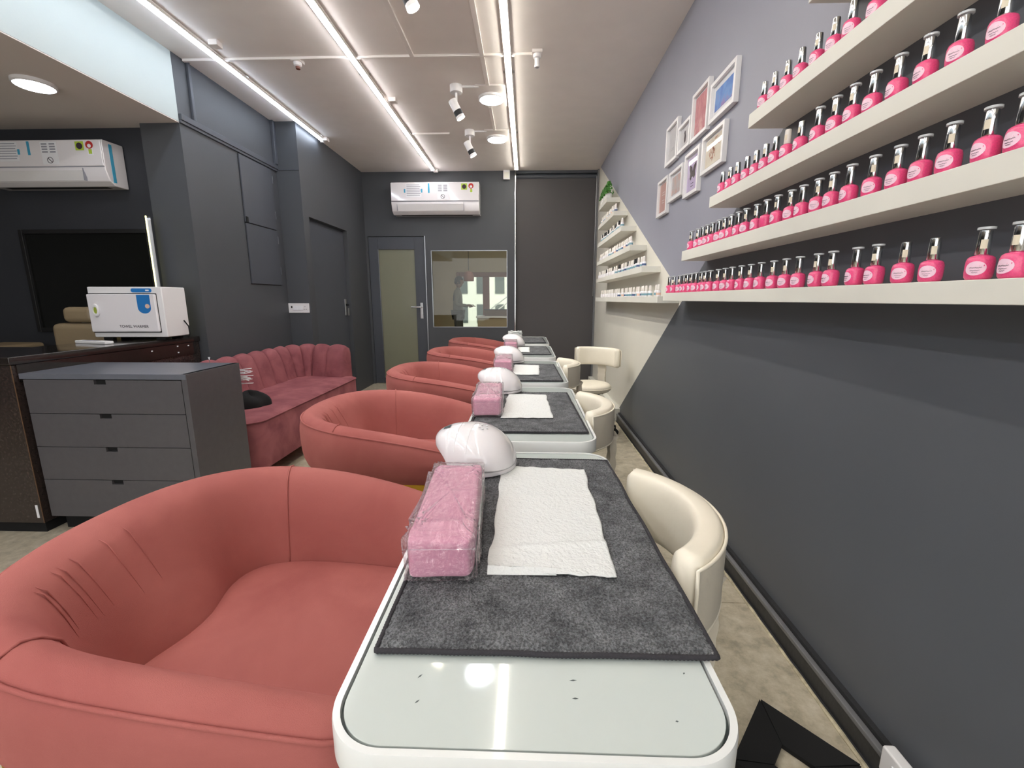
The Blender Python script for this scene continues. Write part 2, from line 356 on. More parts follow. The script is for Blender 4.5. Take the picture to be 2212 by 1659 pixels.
# cupboard doors in the left wall
for nm, z0, z1 in (('upper', 1.852, 2.395), ('lower', 1.335, 1.844)):
    d = thing('cupboard_door', f'flush charcoal cupboard door in the left wall, {nm} of the two', 'cupboard door', (XL, 3.895, z0))
    bx('door_panel', 'dark2', 0.0005, .012, 0, .475, 0, z1 - z0, d, .0015)
    for hz in (.1, (z1 - z0) - .12): MB().cyl((.012, .48, hz), (.012, .48, hz + .07), .006, n=10).build('hinge', 'dark2', d, smooth=40)
    if nm == 'upper': bx('latch', 'blackm', .012, .02, .0, .028, .0, .045, d, .002)
    # dark joint around the door
    MB().box(0, .0008, -.004, 0, -.004, z1 - z0 + .004).box(0, .0008, .475, .479, -.004, z1 - z0 + .004).box(0, .0008, 0, .475, -.004, 0).box(0, .0008, 0, .475, z1 - z0, z1 - z0 + .004).build('shadow_gap', 'black', d)

# back wall with a glazed door and a window (openings left in it)
DX0, DX1, DZ0, DZ1 = -2.04, -1.54, .09, 1.865
WX0, WX1, WZ0, WZ1 = -1.31, -.268, .81, 1.848
YW = YB + .08
b = MB()
b.box(XL, -2.17, YB, YW, -.1, HC).box(-2.17, -1.385, YB, YW, 2.035, HC)
b.box(-1.385, WX0, YB, YW, -.1, HC).box(WX1, -.165, YB, YW, -.1, HC).box(WX0, WX1, YB, YW, WZ1, HC).box(WX0, WX1, YB, YW, -.1, WZ0)
struct(b.build('wall_back', 'dark'))
dr = struct(MB().box(-2.166, DX0, YB + .01, YW - .01, .01, 2.03).box(DX1, -1.40, YB + .01, YW - .01, .01, 2.03).box(DX0, DX1, YB + .01, YW - .01, DZ1, 2.03).box(DX0, DX1, YB + .01, YW - .01, .01, DZ0).build('door_2', 'dark2', bevel=.002))
bx('pane', 'frost', DX0, DX1, YB + .03, YB + .038, DZ0, DZ1, dr)
MB().box(DX0, DX0 + .008, YB + .004, YB + .01, DZ0, DZ1).box(DX0, DX1, YB + .004, YB + .01, DZ0, DZ0 + .008).build('pane_bead', 'alu', dr)
hd = bx('handle_plate', 'metal', -1.485, -1.445, YB, YB + .012, .93, 1.15, dr, .003)
MB().tube([(-1.465, YB, 1.09), (-1.465, YB - .05, 1.09), (-1.50, YB - .055, 1.09), (-1.60, YB - .055, 1.09)], .011).build('lever', 'metal', hd, smooth=60)
MB().cyl((-1.465, YB - .012, .99), (-1.465, YB + .005, .99), .016).build('keyhole', 'metal', hd, smooth=40)
for hz in (.3, 1.0, 1.8): MB().cyl((-2.172, YB - .004, hz), (-2.172, YB - .004, hz + .1), .008, n=10).build('hinge', 'dark2', dr, smooth=40)
struct(bx('trim_5', 'alu', -1.395, -1.378, YB - .02, YB, .0, 2.04, bevel=.003))
struct(bx('trim_6', 'dark2', -2.18, -1.39, YB - .006, YB, 2.036, 2.042))
wn = struct(MB().box(WX0, WX0 + .008, YB - .004, YB + .02, WZ0, WZ1).box(WX0, WX1, YB - .004, YB + .02, WZ0, WZ0 + .008).box(WX1 - .008, WX1, YB - .004, YB + .02, WZ0, WZ1).box(WX0, WX1, YB - .004, YB + .02, WZ1 - .006, WZ1).build('window_1', 'alu'))
bx('pane', 'glass', WX0, WX1, YB + .02, YB + .026, WZ0, WZ1, wn)
struct(bx('trim_7', 'chrome', -.17, -.15, YB - .03, YB + .0, .0, 2.82, bevel=.005))
# roller blind bay
struct(bx('wall_back_right', 'dark', -.165, XR + .05, YB + .12, YB + .2, -.1, HC))
bl = thing('roller_blind', 'tall dark grey roller blind lowered in the bay right of the window', 'blind', (.39, YB + .03, 0))
bx('blind_sheet', 'blind', -.535, .53, 0, .004, .03, 2.76, bl)
MB().cyl((-.535, .01, 2.785), (.535, .01, 2.785), .03).build('roller_tube', 'dark2', bl, smooth=40)
bx('cassette', 'dark2', -.54, .54, -.035, .05, 2.815, 2.848, bl, .003)
bx('bottom_bar', 'dark2', -.535, .53, -.006, .01, .01, .035, bl, .002)
MB().tube([(.515, -.02, 2.78), (.515, -.02, 1.24)], .0035).build('pull_chain', 'metal', bl)
struct(bx('trim_8', 'ledge', XR - .022, XR - .002, YB - .04, YB + .12, 0, HC, bevel=.002))

# skirting of the right wall: black foot, grey ledge; white length further back
struct(MB().box(.902, XR, -2.6, 4.28, 0, .062).box(.893, .903, -2.6, 4.28, 0, .006).build('baseboard_right', 'basebd', bevel=.002))
struct(bx('trim_9', 'ledge', .899, .917, -2.6, 4.28, .062, .078, bevel=.003))
struct(bx('trim_10', 'basebd', .917, XR, -2.6, 4.28, .062, .09))
struct(MB().tube([(.890, -2.6 + i * .05, .003) for i in range(138)], [.004 + .003 * random.random() for i in range(138)], 6).build('trim_11', 'caulk'))
struct(bx('baseboard_right_far', 'shelf', .873, XR, 4.28, YB - .04, 0, .13, bevel=.002))

# ================================================================ SHELVES
XF = .80
def shelf(label, y0, y1, z0, z1, name='wall_shelf'):
    t = bx(name, 'shelf', XF, XR, y0, y1, z0, z1, None, .0015); return tag(t, label, 'shelf')
LONG = [(2.665, 1.190, 1.234), (2.39, 1.393, 1.442), (2.08, 1.594, 1.639), (1.775, 1.808, 1.855), (1.47, 2.03, 2.075)]
nm = ['lowest', 'second lowest', 'middle', 'fourth from the bottom', 'topmost']
for (ye, z0, z1), n in zip(LONG, nm):
    shelf(f'long white floating shelf, {n} of the long row on the right wall', -.6, ye, z0, z1)
SHORT = [(4.745, 2.165), (4.34, 1.963), (3.97, 1.772), (3.60, 1.573), (3.20, 1.384), (2.775, 1.175)]
nm2 = ['topmost short shelf by the corner, holding the potted plants', 'short shelf just below the plant shelf', 'third short shelf down by the back corner', 'fourth short shelf down by the back corner', 'fifth short shelf down by the back corner', 'lowest short shelf, in line with the lowest long shelf']
for (ye, z0), n in zip(SHORT, nm2): shelf('white floating ' + n, ye, 5.25, z0, z0 + .042)

# ================================================================ PINK NAIL POLISH BOTTLES
def polish():
    t = thing('nail_polish_bottle', '', 'nail polish', (0, 0, 0), 0, 'pink nail polish bottles on the long shelves')
    MB().lathe([(.012, 0), (.0165, .001), (.0188, .005), (.0197, .013), (.0199, .026), (.0194, .034), (.0178, .0395), (.014, .0425), (.0085, .0438), (.0075, .046)], 22).build('bottle_body', 'pinkglass', t, smooth=180)
    MB().lathe([(.0098, .0445), (.0104, .0455), (.0092, .084), (.0088, .0868), (.0078, .0875)], 20).build('cap', 'chrome', t, smooth=40)
    MB().lathe([(.0115, .0882), (.0125, .0886), (.0125, .0925), (.0115, .093)], 18).build('display_disc', 'disc', t, smooth=40)
    R = .0200
    def lf(u, v):
        a = u * 2 * pi; r = v; yy = .0152 * r * cos(a); zz = .0205 + .0125 * r * sin(a)
        th = yy / R; return (-R * cos(th), R * sin(th), zz)
    lb = MB().grid(lf, 20, 4, cu=True).build('label', 'lab', t, smooth=180)
    sq = MB()
    for z0, ww, am in ((.0215, .0085, .0009), (.0165, .0065, .0005), (.0128, .004, .0003)):
        pts = []
        for i in range(25):
            yy = -ww + 2 * ww * i / 24; th = yy / R; zz = z0 + am * sin(i * 1.9) + .0004 * sin(i * .7)
            pts.append((-(R + .0003) * cos(th), (R + .0003) * sin(th), zz))
        sq.tube(pts, .00028, 3)
    sq.build('lettering', 'ink', lb)
    def sf(u, v):
        th = -.75 + .9 * u; r = .0104; return (-r * cos(th), r * sin(th), .055 + .016 * v)
    MB().grid(sf, 6, 2).build('sticker', 'tag', t, smooth=180)
    return t
pol = polish()
ROWS = [
 ('lowest', 1.234, [2.641, 2.558, 2.481, 2.409, 2.351, 2.293, 2.236, 2.175, 2.117, 2.061, 1.991, 1.919, 1.852, 1.78, 1.707, 1.628, 1.556, 1.482, 1.41, 1.322, 1.256, 1.169, 1.108, 1.026, 0.96, 0.857, 0.797]),
 ('second lowest', 1.442, [2.335, 2.262, 2.196, 2.147, 2.088, 2.023, 1.962, 1.906, 1.845, 1.779, 1.706, 1.631, 1.563, 1.495, 1.435, 1.362, 1.3, 1.229, 1.158, 1.088, 1.026, 0.958, 0.886, 0.831]),
 ('middle', 1.639, [2.019, 1.954, 1.886, 1.816, 1.749, 1.68, 1.612, 1.547, 1.481, 1.396, 1.328, 1.261, 1.197, 1.123, 1.048, 0.977, 0.901]),
 ('fourth', 1.855, [1.731, 1.666, 1.593, 1.52, 1.447, 1.376, 1.305, 1.228]),
]
used = False
for rn, z, ys in ROWS:
    for i, y in enumerate(ys):
        white = rn == 'middle' and i == 7; bare = rn == 'lowest' and i in (23, 24); nol = rn == 'second lowest' and i == 11
        extra = ' with white cap' if white else (' without top disc' if bare else ' turned label away' if nol else '')
        lab = f'pink polish bottle{extra}, {ORD[i]} from far end, {rn} long shelf'
        rz = random.uniform(-.15, .55)
        if nol: rz = 2.8
        skip = (('display_disc',) if (bare or white or rn in ('fourth',) or (rn == 'middle' and i < 9)) else ()) + (('sticker',) if (i * 7 + len(rn)) % 3 == 0 and not bare else ())
        o = dup(pol, (.827 + random.uniform(-.003, .003), y, z), rz, lab, skip=skip)
        if white:
            for c in o.children:
                if c.name.startswith('cap'):
                    c.data = c.data.copy(); c.data.materials[0] = M['capw']; c['label'] = 'matte white cap'
for ch in list(pol.children_recursive): bpy.data.objects.remove(ch, do_unlink=True)
bpy.data.objects.remove(pol, do_unlink=True)

# white gel bottles on the short shelves
def gel(capm, labm):
    t = thing('gel_polish_bottle', '', 'nail polish', (0, 0, 0), 0, 'small white gel bottles on the short shelves')
    MB().lathe([(.013, 0), (.0150, .002), (.0155, .030), (.013, .036), (.009, .038)], 12).build('bottle_body', 'gwhite', t, smooth=50)
    MB().lathe([(.0095, .038), (.0098, .040), (.0078, .072), (.006, .074)], 10).build('cap', capm, t, smooth=50)
    MB().lathe([(.0157, .008), (.0158, .009), (.0158, .021), (.0157, .022)], 12).build('label_band', labm, t, smooth=50)
    return t
gels = [gel('capw', 'teal'), gel('capw', 'bluel'), gel('black', 'teal'), gel('capw', 'peach')]
gy = {0: [], 1: [4.44, 4.50] , }
sh = [('second', 2.005, 4.40, 5.15, .058, [1, 0, 3, 0]), ('third', 1.814, 4.03, 5.15, .06, [0, 0, 2, 0, 2, 2, 0, 2]), ('fourth', 1.615, 3.66, 5.15, .052, [0, 0, 1, 3, 3, 1, 0]), ('fifth', 1.426, 3.26, 5.15, .056, [1, 0, 1, 2, 2, 0, 0, 0, 2, 1]), ('lowest', 1.217, 2.84, 5.1, .068, [3, 0, 1, 0, 0, 0, 1])]
CN = {0: 'white-capped gel bottle with teal band', 1: 'white-capped gel bottle with navy band', 2: 'black-capped gel bottle with teal band', 3: 'white-capped gel bottle with peach band'}
for rn, z, y0, y1, st, pat in sh:
    y = y0; i = 0
    while y < y1:
        k = pat[i % len(pat)]
        if not (rn == 'lowest' and i in (2,)):
            lab = f'{CN[k]}, {ORD[i]} from near end, {rn} short shelf'
            dup(gels[k], (.828 + random.uniform(-.006, .006), y, z), random.uniform(-1, 1), lab, skip=('label_band',) if i > 16 else ())
        y += st * random.uniform(.95, 1.3); i += 1
for g in gels:
    for ch in list(g.children): bpy.data.objects.remove(ch, do_unlink=True)
    bpy.data.objects.remove(g, do_unlink=True)

# potted plants
for k, (y, lab, sc) in enumerate([(4.90, 'small green topiary plant in a white pot at the near end of the top shelf', 1), (5.02, 'small potted plant just behind the nearest one on the top shelf', .92), (5.12, 'small bushy potted plant, third from the near end of the top shelf', .9), (5.215, 'small potted plant farthest along the top shelf by the blind', .9)]):
    t = thing('potted_plant', lab, 'plant', (.845, y, 2.207), random.random() * 3, 'potted plants on the top shelf')
    MB().lathe([(.024, 0), (.031, .004), (.036, .06), (.038, .066), (.034, .067), (.032, .055)], 18).build('pot', 'pottery', t, smooth=50)
    MB().cyl((0, 0, .05), (0, 0, .10), .004, n=6).build('stem', 'wood', t)
    lf = MB()
    for i in range(170):
        h = random.random(); r = (.043 * (1 - h) ** .7 + .008) * sc; a = random.random() * 2 * pi; z = .065 + h * .125 * sc
        p = Vector((r * cos(a), r * sin(a), z)); s_ = .012
        n = Vector((cos(a), sin(a), random.uniform(.1, .9))).normalized(); u = n.orthogonal().normalized(); v = n.cross(u); q = random.random() * 6
        u, v = u * cos(q) + v * sin(q), v * cos(q) - u * sin(q)
        lf.add([p - u * s_, p + v * s_ * .6, p + u * s_ + n * .006, p - v * s_ * .6], [(0, 1, 2, 3)])
    lf.build('foliage', 'leaf', t, kind='stuff')

# ================================================================ PICTURE FRAMES
def art(name, cols, scale=4, axis=0):
    m = mat(name, cols[0], .6); nt = m.node_tree; b = nt.nodes['Principled BSDF']; tc = nt.nodes.new('ShaderNodeTexCoord')
    n = nt.nodes.new('ShaderNodeTexNoise'); n.inputs['Scale'].default_value = scale; n.inputs['Detail'].default_value = 5; n.inputs['Distortion'].default_value = 1.2
    r = nt.nodes.new('ShaderNodeValToRGB'); e = r.color_ramp.elements; e[0].position = .3; e[1].position = .7
    e[0].color = lin(cols[0]); e[1].color = lin(cols[-1])
    for i, c in enumerate(cols[1:-1]): k = e.new(.3 + .4 * (i + 1) / (len(cols) - 1)); k.color = lin(c)
    nt.links.new(tc.outputs['Object'], n.inputs['Vector']); nt.links.new(n.outputs['Fac'], r.inputs['Fac']); nt.links.new(r.outputs['Color'], b.inputs['Base Color'])
    return m
SC = .97
# y_far, y_near, z_bottom, z_top, label, art colours, mat width
FR = [
 (2.47, 2.18, 2.06, 2.245, 'white frame with a blue and violet watercolour, top right of the picture group', [(70, 110, 200), (110, 160, 220), (180, 120, 180)], .05),
 (2.725, 2.485, 2.055, 2.30, 'tall white frame with a pink marbled print, left of the blue watercolour', [(226, 160, 160), (200, 120, 130), (232, 190, 186)], .018),
 (3.185, 2.95, 2.055, 2.29, 'tall white frame with a pale grey print, leftmost of the upper row', [(200, 198, 202), (214, 212, 214)], .018),
 (2.945, 2.73, 2.06, 2.215, 'small white frame with a black bird on grey paper', [(206, 204, 208), (216, 214, 216)], .02),
 (2.53, 2.255, 1.835, 2.02, 'white frame with dried orange flowers, under the blue watercolour', [(222, 210, 190), (232, 224, 208)], .02),
 (2.785, 2.555, 1.775, 2.01, 'white frame with a dark butterfly on lilac paper', [(196, 178, 214), (206, 190, 222)], .02),
 (3.07, 2.81, 1.81, 1.99, 'white frame with a peach and grey abstract, left of the butterfly', [(226, 170, 150), (200, 196, 196), (214, 160, 146)], .035),
 (3.32, 3.09, 1.76, 1.995, 'white frame with small pale text on dusty pink, leftmost of the lower row', [(206, 164, 156), (200, 158, 150)], .018)]
for k, (ya, yb, z0, z1, lab, cols, mw) in enumerate(FR):
    cy = (ya + yb) / 2; cz = (z0 + z1) / 2; hw = (ya - yb) / 2 - .005; hh = (z1 - z0) / 2
    t = thing('picture_frame', lab, 'picture', (XR, cy, cz), 0, 'framed prints on the grey wall')
    fw = .018; fb = MB()
    fb.box(-.024, 0, -hw, -hw + fw, -hh, hh).box(-.024, 0, hw - fw, hw, -hh, hh).box(-.024, 0, -hw + fw, hw - fw, -hh, -hh + fw).box(-.024, 0, -hw + fw, hw - fw, hh - fw, hh)
    fb.build('frame', 'white', t, bevel=.0015)
    bx('mount', 'paper', -.009, -.004, -hw + fw, hw - fw, -hh + fw, hh - fw, t)
    pr = bx('print', art('print_%d' % k, cols, 9), -.0105, -.009, -hw + fw + mw * .45, hw - fw - mw * .45, -hh + fw + mw * .55, hh - fw - mw * .55, t)
    MB().add([(-.013, -hw + fw, -hh + fw), (-.013, hw - fw, -hh + fw), (-.013, hw - fw, hh - fw), (-.013, -hw + fw, hh - fw)], [(0, 1, 2, 3)]).build('glazing', 'glaze', t)
    def poly(name, pts, m):
        MB().add([(-.0112, y, z) for y, z in pts], [tuple(range(len(pts)))]).build(name, m, pr)
    if k == 3:
        poly('bird', [(0.012, -.035), (-.008, -.03), (-.014, -.005), (-.004, .012), (.002, .03), (.014, .033), (.020, .022), (.012, .01), (.018, -.008)], 'ink')
    if k == 5:
        w_ = [(0, .01), (.012, .035), (.045, .05), (.05, .03), (.035, .005), (.04, -.02), (.025, -.035), (.008, -.02)]
        poly('butterfly', w_ + [(-y, z) for y, z in reversed(w_[1:])], 'ink')
        for zz in (-.055, -.07): bx('text_line', 'ink', -.0112, -.0106, -.02, .02, zz, zz + .003, pr)
    if k == 7:
        for zz in (.03, .015, -.02, -.035): bx('text_line', 'paper', -.0112, -.0106, -.03 + abs(zz) * .3, .03 - abs(zz) * .3, zz, zz + .003, pr)
    if k == 2:
        for zz in (-.03, -.04): bx('text_line', 'greyink', -.0112, -.0106, -.025, .02, zz, zz + .002, pr)
    if k == 4:
        fl_m = mat('dried_flower', (196, 124, 96), .8, var=.3, vscale=60)
        f_ = MB()
        for i in range(34):
            a = random.uniform(0, 2 * pi); r = random.uniform(0, .058); y = .002 + r * cos(a) * 1.1; z = .005 + r * sin(a) * .9; q = random.uniform(0, 3)
            f_.add([(-.0113, y - .012 * cos(q), z - .012 * sin(q)), (-.0113, y + .005 * sin(q), z - .005 * cos(q)), (-.0113, y + .012 * cos(q), z + .012 * sin(q))], [(0, 1, 2)])
        f_.build('flowers', fl_m, pr)

# ================================================================ CEILING FITTINGS
def strip(x, y1, m, lab):
    t = thing('led_strip_light', lab, 'light', (x, 0, HC - .0015), 0, 'LED strip lights along the ceiling')
    L = -2.3
    MB().box(-.028, .028, L, y1, -.012, 0).box(-.024, -.019, L, y1, -.020, -.012).box(.019, .024, L, y1, -.020, -.012).build('housing', 'ceil', t, bevel=.001)
    bx('diffuser', m, -.0165, .0165, L, y1 - .01, -.032, -.0125, t, .006, seg=3)
    bx('end_cap', 'white', -.026, .026, y1 - .01, y1 + .006, -.036, 0, t, .002)
    for yy in (1.2, 2.4, 3.6, 4.8):
        if yy < y1: bx('clip', 'clear', -.042, .042, yy, yy + .025, -.010, -.001, t)
    return t
strip(-2.145, 4.94, 'stripled1', 'cool white LED strip light nearest the dark cupboard wall')
strip(-1.215, 6.02, 'stripled2', 'long LED strip light running down the middle of the ceiling')
strip(-.143, 6.02, 'stripled3', 'warm white LED strip light above the row of manicure tables')
def duct(name, pts, wd, lab, m='white'):
    b = MB()
    for (x0, y0), (x1, y1) in zip(pts, pts[1:]):
        if abs(x1 - x0) > abs(y1 - y0): b.box(min(x0, x1), max(x0, x1), y0 - wd / 2, y0 + wd / 2, -.016, 0)
        else: b.box(x0 - wd / 2, x0 + wd / 2, min(y0, y1), max(y0, y1), -.016, 0)
    o = b.build(name, M['ceil'], None, bevel=.0015); o.location = (0, 0, HC); return tag(o, lab, 'cable duct')
duct('cable_duct', [(-2.42, 3.38), (.05, 3.38)], .022, 'painted cable duct crossing the ceiling from the dark wall to the lamp holder')
duct('cable_duct', [(-.80, -1.0), (-.80, 3.37)], .03, 'painted cable duct running back to the cross duct beside the first spotlight')
duct('cable_duct', [(-.318, 2.765), (-.318, 3.37)], .03, 'painted cable duct leading to the cross duct near the warm strip')
duct('cable_duct', [(-.318, 3.39), (-.318, 3.80)], .03, 'short painted duct into the board of the nearer round downlight')
duct('cable_duct', [(-.33, 4.20), (-.33, 4.72)], .026, 'short painted duct between the two round downlights')
duct('cable_duct', [(-1.17, 4.82), (-.79, 4.82)], .02, 'thin duct stub left of the farther spotlight')
def downlight(x, y, z, r, lab, board=True):
    t = thing('round_downlight', lab, 'light', (x, y, z), 0)
    if board: bx('mounting_board', 'ceil', -.115, .125, -.21, .16, -.012, 0, t, .002)
    z0 = -.012 if board else 0
    MB().lathe([(r + .012, z0), (r + .012, z0 - .016), (r + .004, z0 - .022), (r, z0 - .020)], 32).build('rim', 'white', t, smooth=40)
    MB().lathe([(r - .001, z0 - .02), (r - .002, z0 - .024), (r * .9, z0 - .026)], 32).build('diffuser', 'dl', t)
    return t
downlight(-.303, 4.02, HC, .095, 'round white downlight on a square board, nearer of the two in view')
downlight(-.318, 4.95, HC, .095, 'round white downlight on a square board, farther of the two by the back wall')
downlight(-.31, 2.60, HC, .095, 'round downlight on the ceiling over the tables, seen mirrored in the nearest table')
downlight(-2.80, 2.68, 2.405, .085, 'round recessed downlight in the low ceiling left of the beam', board=False)
def spot(x, y, lab, aim=(.52, .05, -1)):
    t = thing('ceiling_spotlight', lab, 'light', (x, y, HC), 0, 'white spotlights with a black band')
    MB().lathe([(.05, 0), (.05, -.045), (.046, -.052), (.012, -.052)], 24).build('canopy', 'white', t, smooth=40)
    a = Vector(aim).normalized(); j = Vector((.0, .0, -.125))
    MB().cyl((0, 0, -.05), j, .009).build('stem', 'white', t, smooth=40)
    p0 = j - a * .045 + Vector((-.012, 0, -.02)); p1 = p0 + a * .085; p2 = p1 + a * .04; p3 = p2 + a * .02
    MB().cyl(p0, p1, .033, n=24).build('lamp_body', 'white', t, smooth=40)
    MB().cyl(p1, p2, .0335, n=24).build('black_band', 'black', t, smooth=40)
    MB().cyl(p2, p3, .034, .034, n=24, cap=False).build('lens_ring', 'white', t, smooth=40)
    MB().cyl(p2 + a * .003, p3 - a * .003, .031, n=24).build('lens', 'lensem', t, smooth=40)
    l = bpy.data.lights.new('spot', 'SPOT'); l.energy = SPOT_W; l.spot_size = radians(85); l.spot_blend = .5; l.shadow_soft_size = .03; l.color = (1, .97, .90)
    o = bpy.data.objects.new('spot_beam', l); C.objects.link(o); o.parent = t; o.location = p3 + a * .004; o.rotation_euler = a.to_track_quat('-Z', 'Y').to_euler()
    return t
spot(-.60, 2.47, 'white ceiling spotlight with a black band, cut by the top of the picture', (.45, .05, -1))
spot(-.568, 3.83, 'white ceiling spotlight with a black band beside the nearer round downlight')
spot(-.58, 4.77, 'white ceiling spotlight with a black band, farthest, before the air conditioner')
for x, y, lab in ((-.42, 3.83, 'short conduit joining the nearer spotlight to its downlight board'), (-.44, 4.77, 'short conduit joining the farther spotlight to its downlight board')):
    tag(bx('conduit', 'white', x - .1, x + .03, y - .008, y + .008, HC - .016, HC, None, .002), lab, 'cable duct')
# lamp holders
def holder(x, y, lab, hang=True):
    t = thing('lamp_holder', lab, 'lamp holder', (x, y, HC))
    bx('mounting_block', 'ceil', -.035, .035, -.035, .035, -.02, 0, t, .003)
    MB().lathe([(.028, -.02), (.026, -.04), (.016, -.046)], 18).build('ceiling_rose', 'white', t, smooth=40)
    if hang: MB().lathe([(.016, -.046), (.017, -.085), (.019, -.088), (.019, -.1), (.012, -.1), (.010, -.07)], 18).build('socket', 'white', t, smooth=40)
    else: MB().lathe([(.016, -.046), (.015, -.06), (.008, -.058)], 18).build('socket', 'brown', t, smooth=40)
holder(.06, 3.36, 'empty white bulb holder hanging at the right end of the cross duct')
holder(-1.62, 3.41, 'square ceiling socket block on the cross duct between two strips', False)
for x, y, lab in ((-2.04, 3.17, 'small white junction box beside the cool strip near the dark corner'), (-1.13, 4.03, 'small white junction box beside the middle strip'), (-2.11, 4.92, 'small white junction box at the end of the cool strip'), (-1.19, 6.07, 'small white junction box at the end of the middle strip')):
    t = tag(bx('junction_box', 'ceil', x - .03, x + .03, y - .03, y + .03, HC - .035, HC, None, .004), lab, 'junction box')
t = thing('wall_socket_box', 'square white junction box under the ceiling at the top of the chrome strip', 'junction box', (-.272, YB, 2.79))
bx('box', 'white', -.045, .04, -.05, 0, -.055, .06, t, .004); bx('cover', 'shelf', -.035, .03, -.053, -.05, -.04, .03, t, .001)

# ================================================================ AIR CONDITIONERS
def aircon(lab, loc, rz=0, W_=1.14):
    t = thing('air_conditioner', lab, 'air conditioner', loc, rz)
    h = .39; hw = W_ / 2; D = .21
    prof = [(0, .39), (-D + .01, .385), (-D, .37), (-D - .002, .13), (-D + .03, .035), (-D + .08, .0), (0, .0)]
    vs = [(-hw, y, z) for y, z in prof] + [(hw, y, z) for y, z in prof]; n = len(prof)
    MB().add(vs, [tuple(range(n)), tuple(reversed(range(n, 2 * n)))] + [(i, (i + 1) % n, n + (i + 1) % n, n + i) for i in range(n)]).build('casing', 'gwhite', t, bevel=.008, seg=3)
    bx('front_panel', 'gwhite', -hw + .004, hw - .004, -D - .012, -D + .004, .155, .375, t, .006)
    bx('panel_gap', 'greyink', -hw + .004, hw - .004, -D - .006, -D, .148, .155, t)
    # louvre on the slanted lower face
    a = [(-D - .004, .12), (-D + .026, .04)]
    MB().add([(-hw + .08, a[0][0] - .004, a[0][1]), (hw - .2, a[0][0] - .004, a[0][1]), (hw - .2, a[1][0] - .004, a[1][1]), (-hw + .08, a[1][0] - .004, a[1][1]),
              (-hw + .08, a[0][0] + .004, a[0][1]), (hw - .2, a[0][0] + .004, a[0][1]), (hw - .2, a[1][0] + .004, a[1][1]), (-hw + .08, a[1][0] + .004, a[1][1])],
             [(0, 1, 2, 3), (4, 5, 6, 7), (0, 1, 5, 4), (1, 2, 6, 5), (2, 3, 7, 6), (3, 0, 4, 7)]).build('louvre', 'white', t)
    MB().box(-hw + .077, -hw + .08, -D - .009, -D + .02, .04, .12).box(hw - .2, hw - .196, -D - .009, -D + .02, .035, .14).build('louvre_joint', 'greyink', t)
    bx('outlet', 'blackm', -hw + .1, hw - .1, -D + .09, -D + .15, -.001, .003, t)
    F = -D - .0125
    def st(name, m, x0, x1, z0, z1, dy=0, par=None): return bx(name, m, x0, x1, F - .001 - dy, F - dy, z0, z1, par or t)
    s1_ = st('instruction_sheet', 'paper', -.37, -.17, .20, .36)
    for i in range(7): st('text_line', 'greyink', -.36, -.19 + .01 * (i % 2), .345 - i * .021, .351 - i * .021, .001, s1_)
    for x in (-.395, -.175): st('tape', 'tape', x, x + .02, .255, .30, .0012)
    st('tape', 'tape', -.085, -.062, .25, .365)
    s2_ = st('warning_sheet', 'paper', .035, .18, .17, .36)
    for i in range(4):
        for x in (.045, .115): st('text_line', 'greyink', x, x + .05, .335 - i * .022, .347 - i * .022, .001, s2_)
    MB().grid(lambda u, v: (.105 + (.022 + .005 * v) * cos(2 * pi * u), F - .0022, .205 + (.022 + .005 * v) * sin(2 * pi * u)), 24, 2, cu=True).build('prohibition_ring', 'ink', s2_)
    MB().add([(.087, F - .0022, .22), (.091, F - .0022, .224), (.123, F - .0022, .19), (.119, F - .0022, .186)], [(0, 1, 2, 3)]).build('prohibition_bar', 'ink', s2_)
    s3_ = st('green_badge', 'green', .345, .42, .285, .36)
    MB().cyl((.3825, F - .0025, .322), (.3825, F - .001, .322), .027, n=20).build('badge_emblem', 'ink', s3_)
    s4_ = MB().cyl((.47, F - .002, .33), (.47, F, .33), .033, n=20).build('rating_badge', 'red', t)
    MB().cyl((.47, F - .003, .322), (.47, F - .002, .322), .016, n=16).build('badge_centre', 'paper', s4_)
    s5_ = st('rating_scale', 'paper', .45, .495, .245, .305); st('scale_print', 'green', .458, .487, .255, .295, .001, s5_)
    return t
aircon('white split air conditioner with stickers on the back wall above the glass door and window', (-1.19, YB, 2.285))
a2 = aircon('white split air conditioner on the dark side wall left of the column', (-3.376, 3.345, 1.985), 0, 1.14); a2.scale = (.8, .8, .76)
bx('tape', 'tape', .5705, .5725, -.15, -.12, .03, .36, a2)

# ================================================================ SIDE ROOM: black panel, mirror, salon chairs, counter
t = thing('wall_panel', 'dark glossy glass panel in a black frame on the side wall', 'panel', (-3.27, 3.35, 1.33))
MB().box(-.54, -.51, -.03, 0, -.38, .38).box(.44, .47, -.03, 0, -.38, .38).box(-.51, .44, -.03, 0, .35, .38).box(-.51, .44, -.03, 0, -.38, -.35).build('frame', 'black', t, bevel=.003)
bx('glass', 'darkglass', -.51, .44, -.012, -.006, -.35, .35, t)
# granite reception counter
cn = thing('reception_counter', 'polished dark granite reception counter at the left behind the drawer chest', 'counter', (-2.49, 2.02, 0))
MB().box(-.385, .0, .0, 1.245, .06, .885).build('body', 'graniteside', cn, bevel=.003)
bx('counter_top', 'granite', -.395, .012, -.012, 1.245, .887, .925, cn, .004)
bx('corner_strip', 'wood', -.002, .0015, -.0015, .001, .06, .885, cn)
bx('toe_kick', 'blackm', -.37, -.02, .02, 1.24, 0, .06, cn)
bx('side_panel', 'granite', .0015, .006, .02, 1.2, .80, .885, cn)
for y, z in ((1.02, .87), (1.12, .865), (1.02, .825), (.8, .86)): bx('screw_cap', 'paper', .006, .0075, y, y + .012, z - .004, z + .004, cn)
bx('label_strip', 'paper', -.03, -.018, -.002, .0, .09, .16, cn)
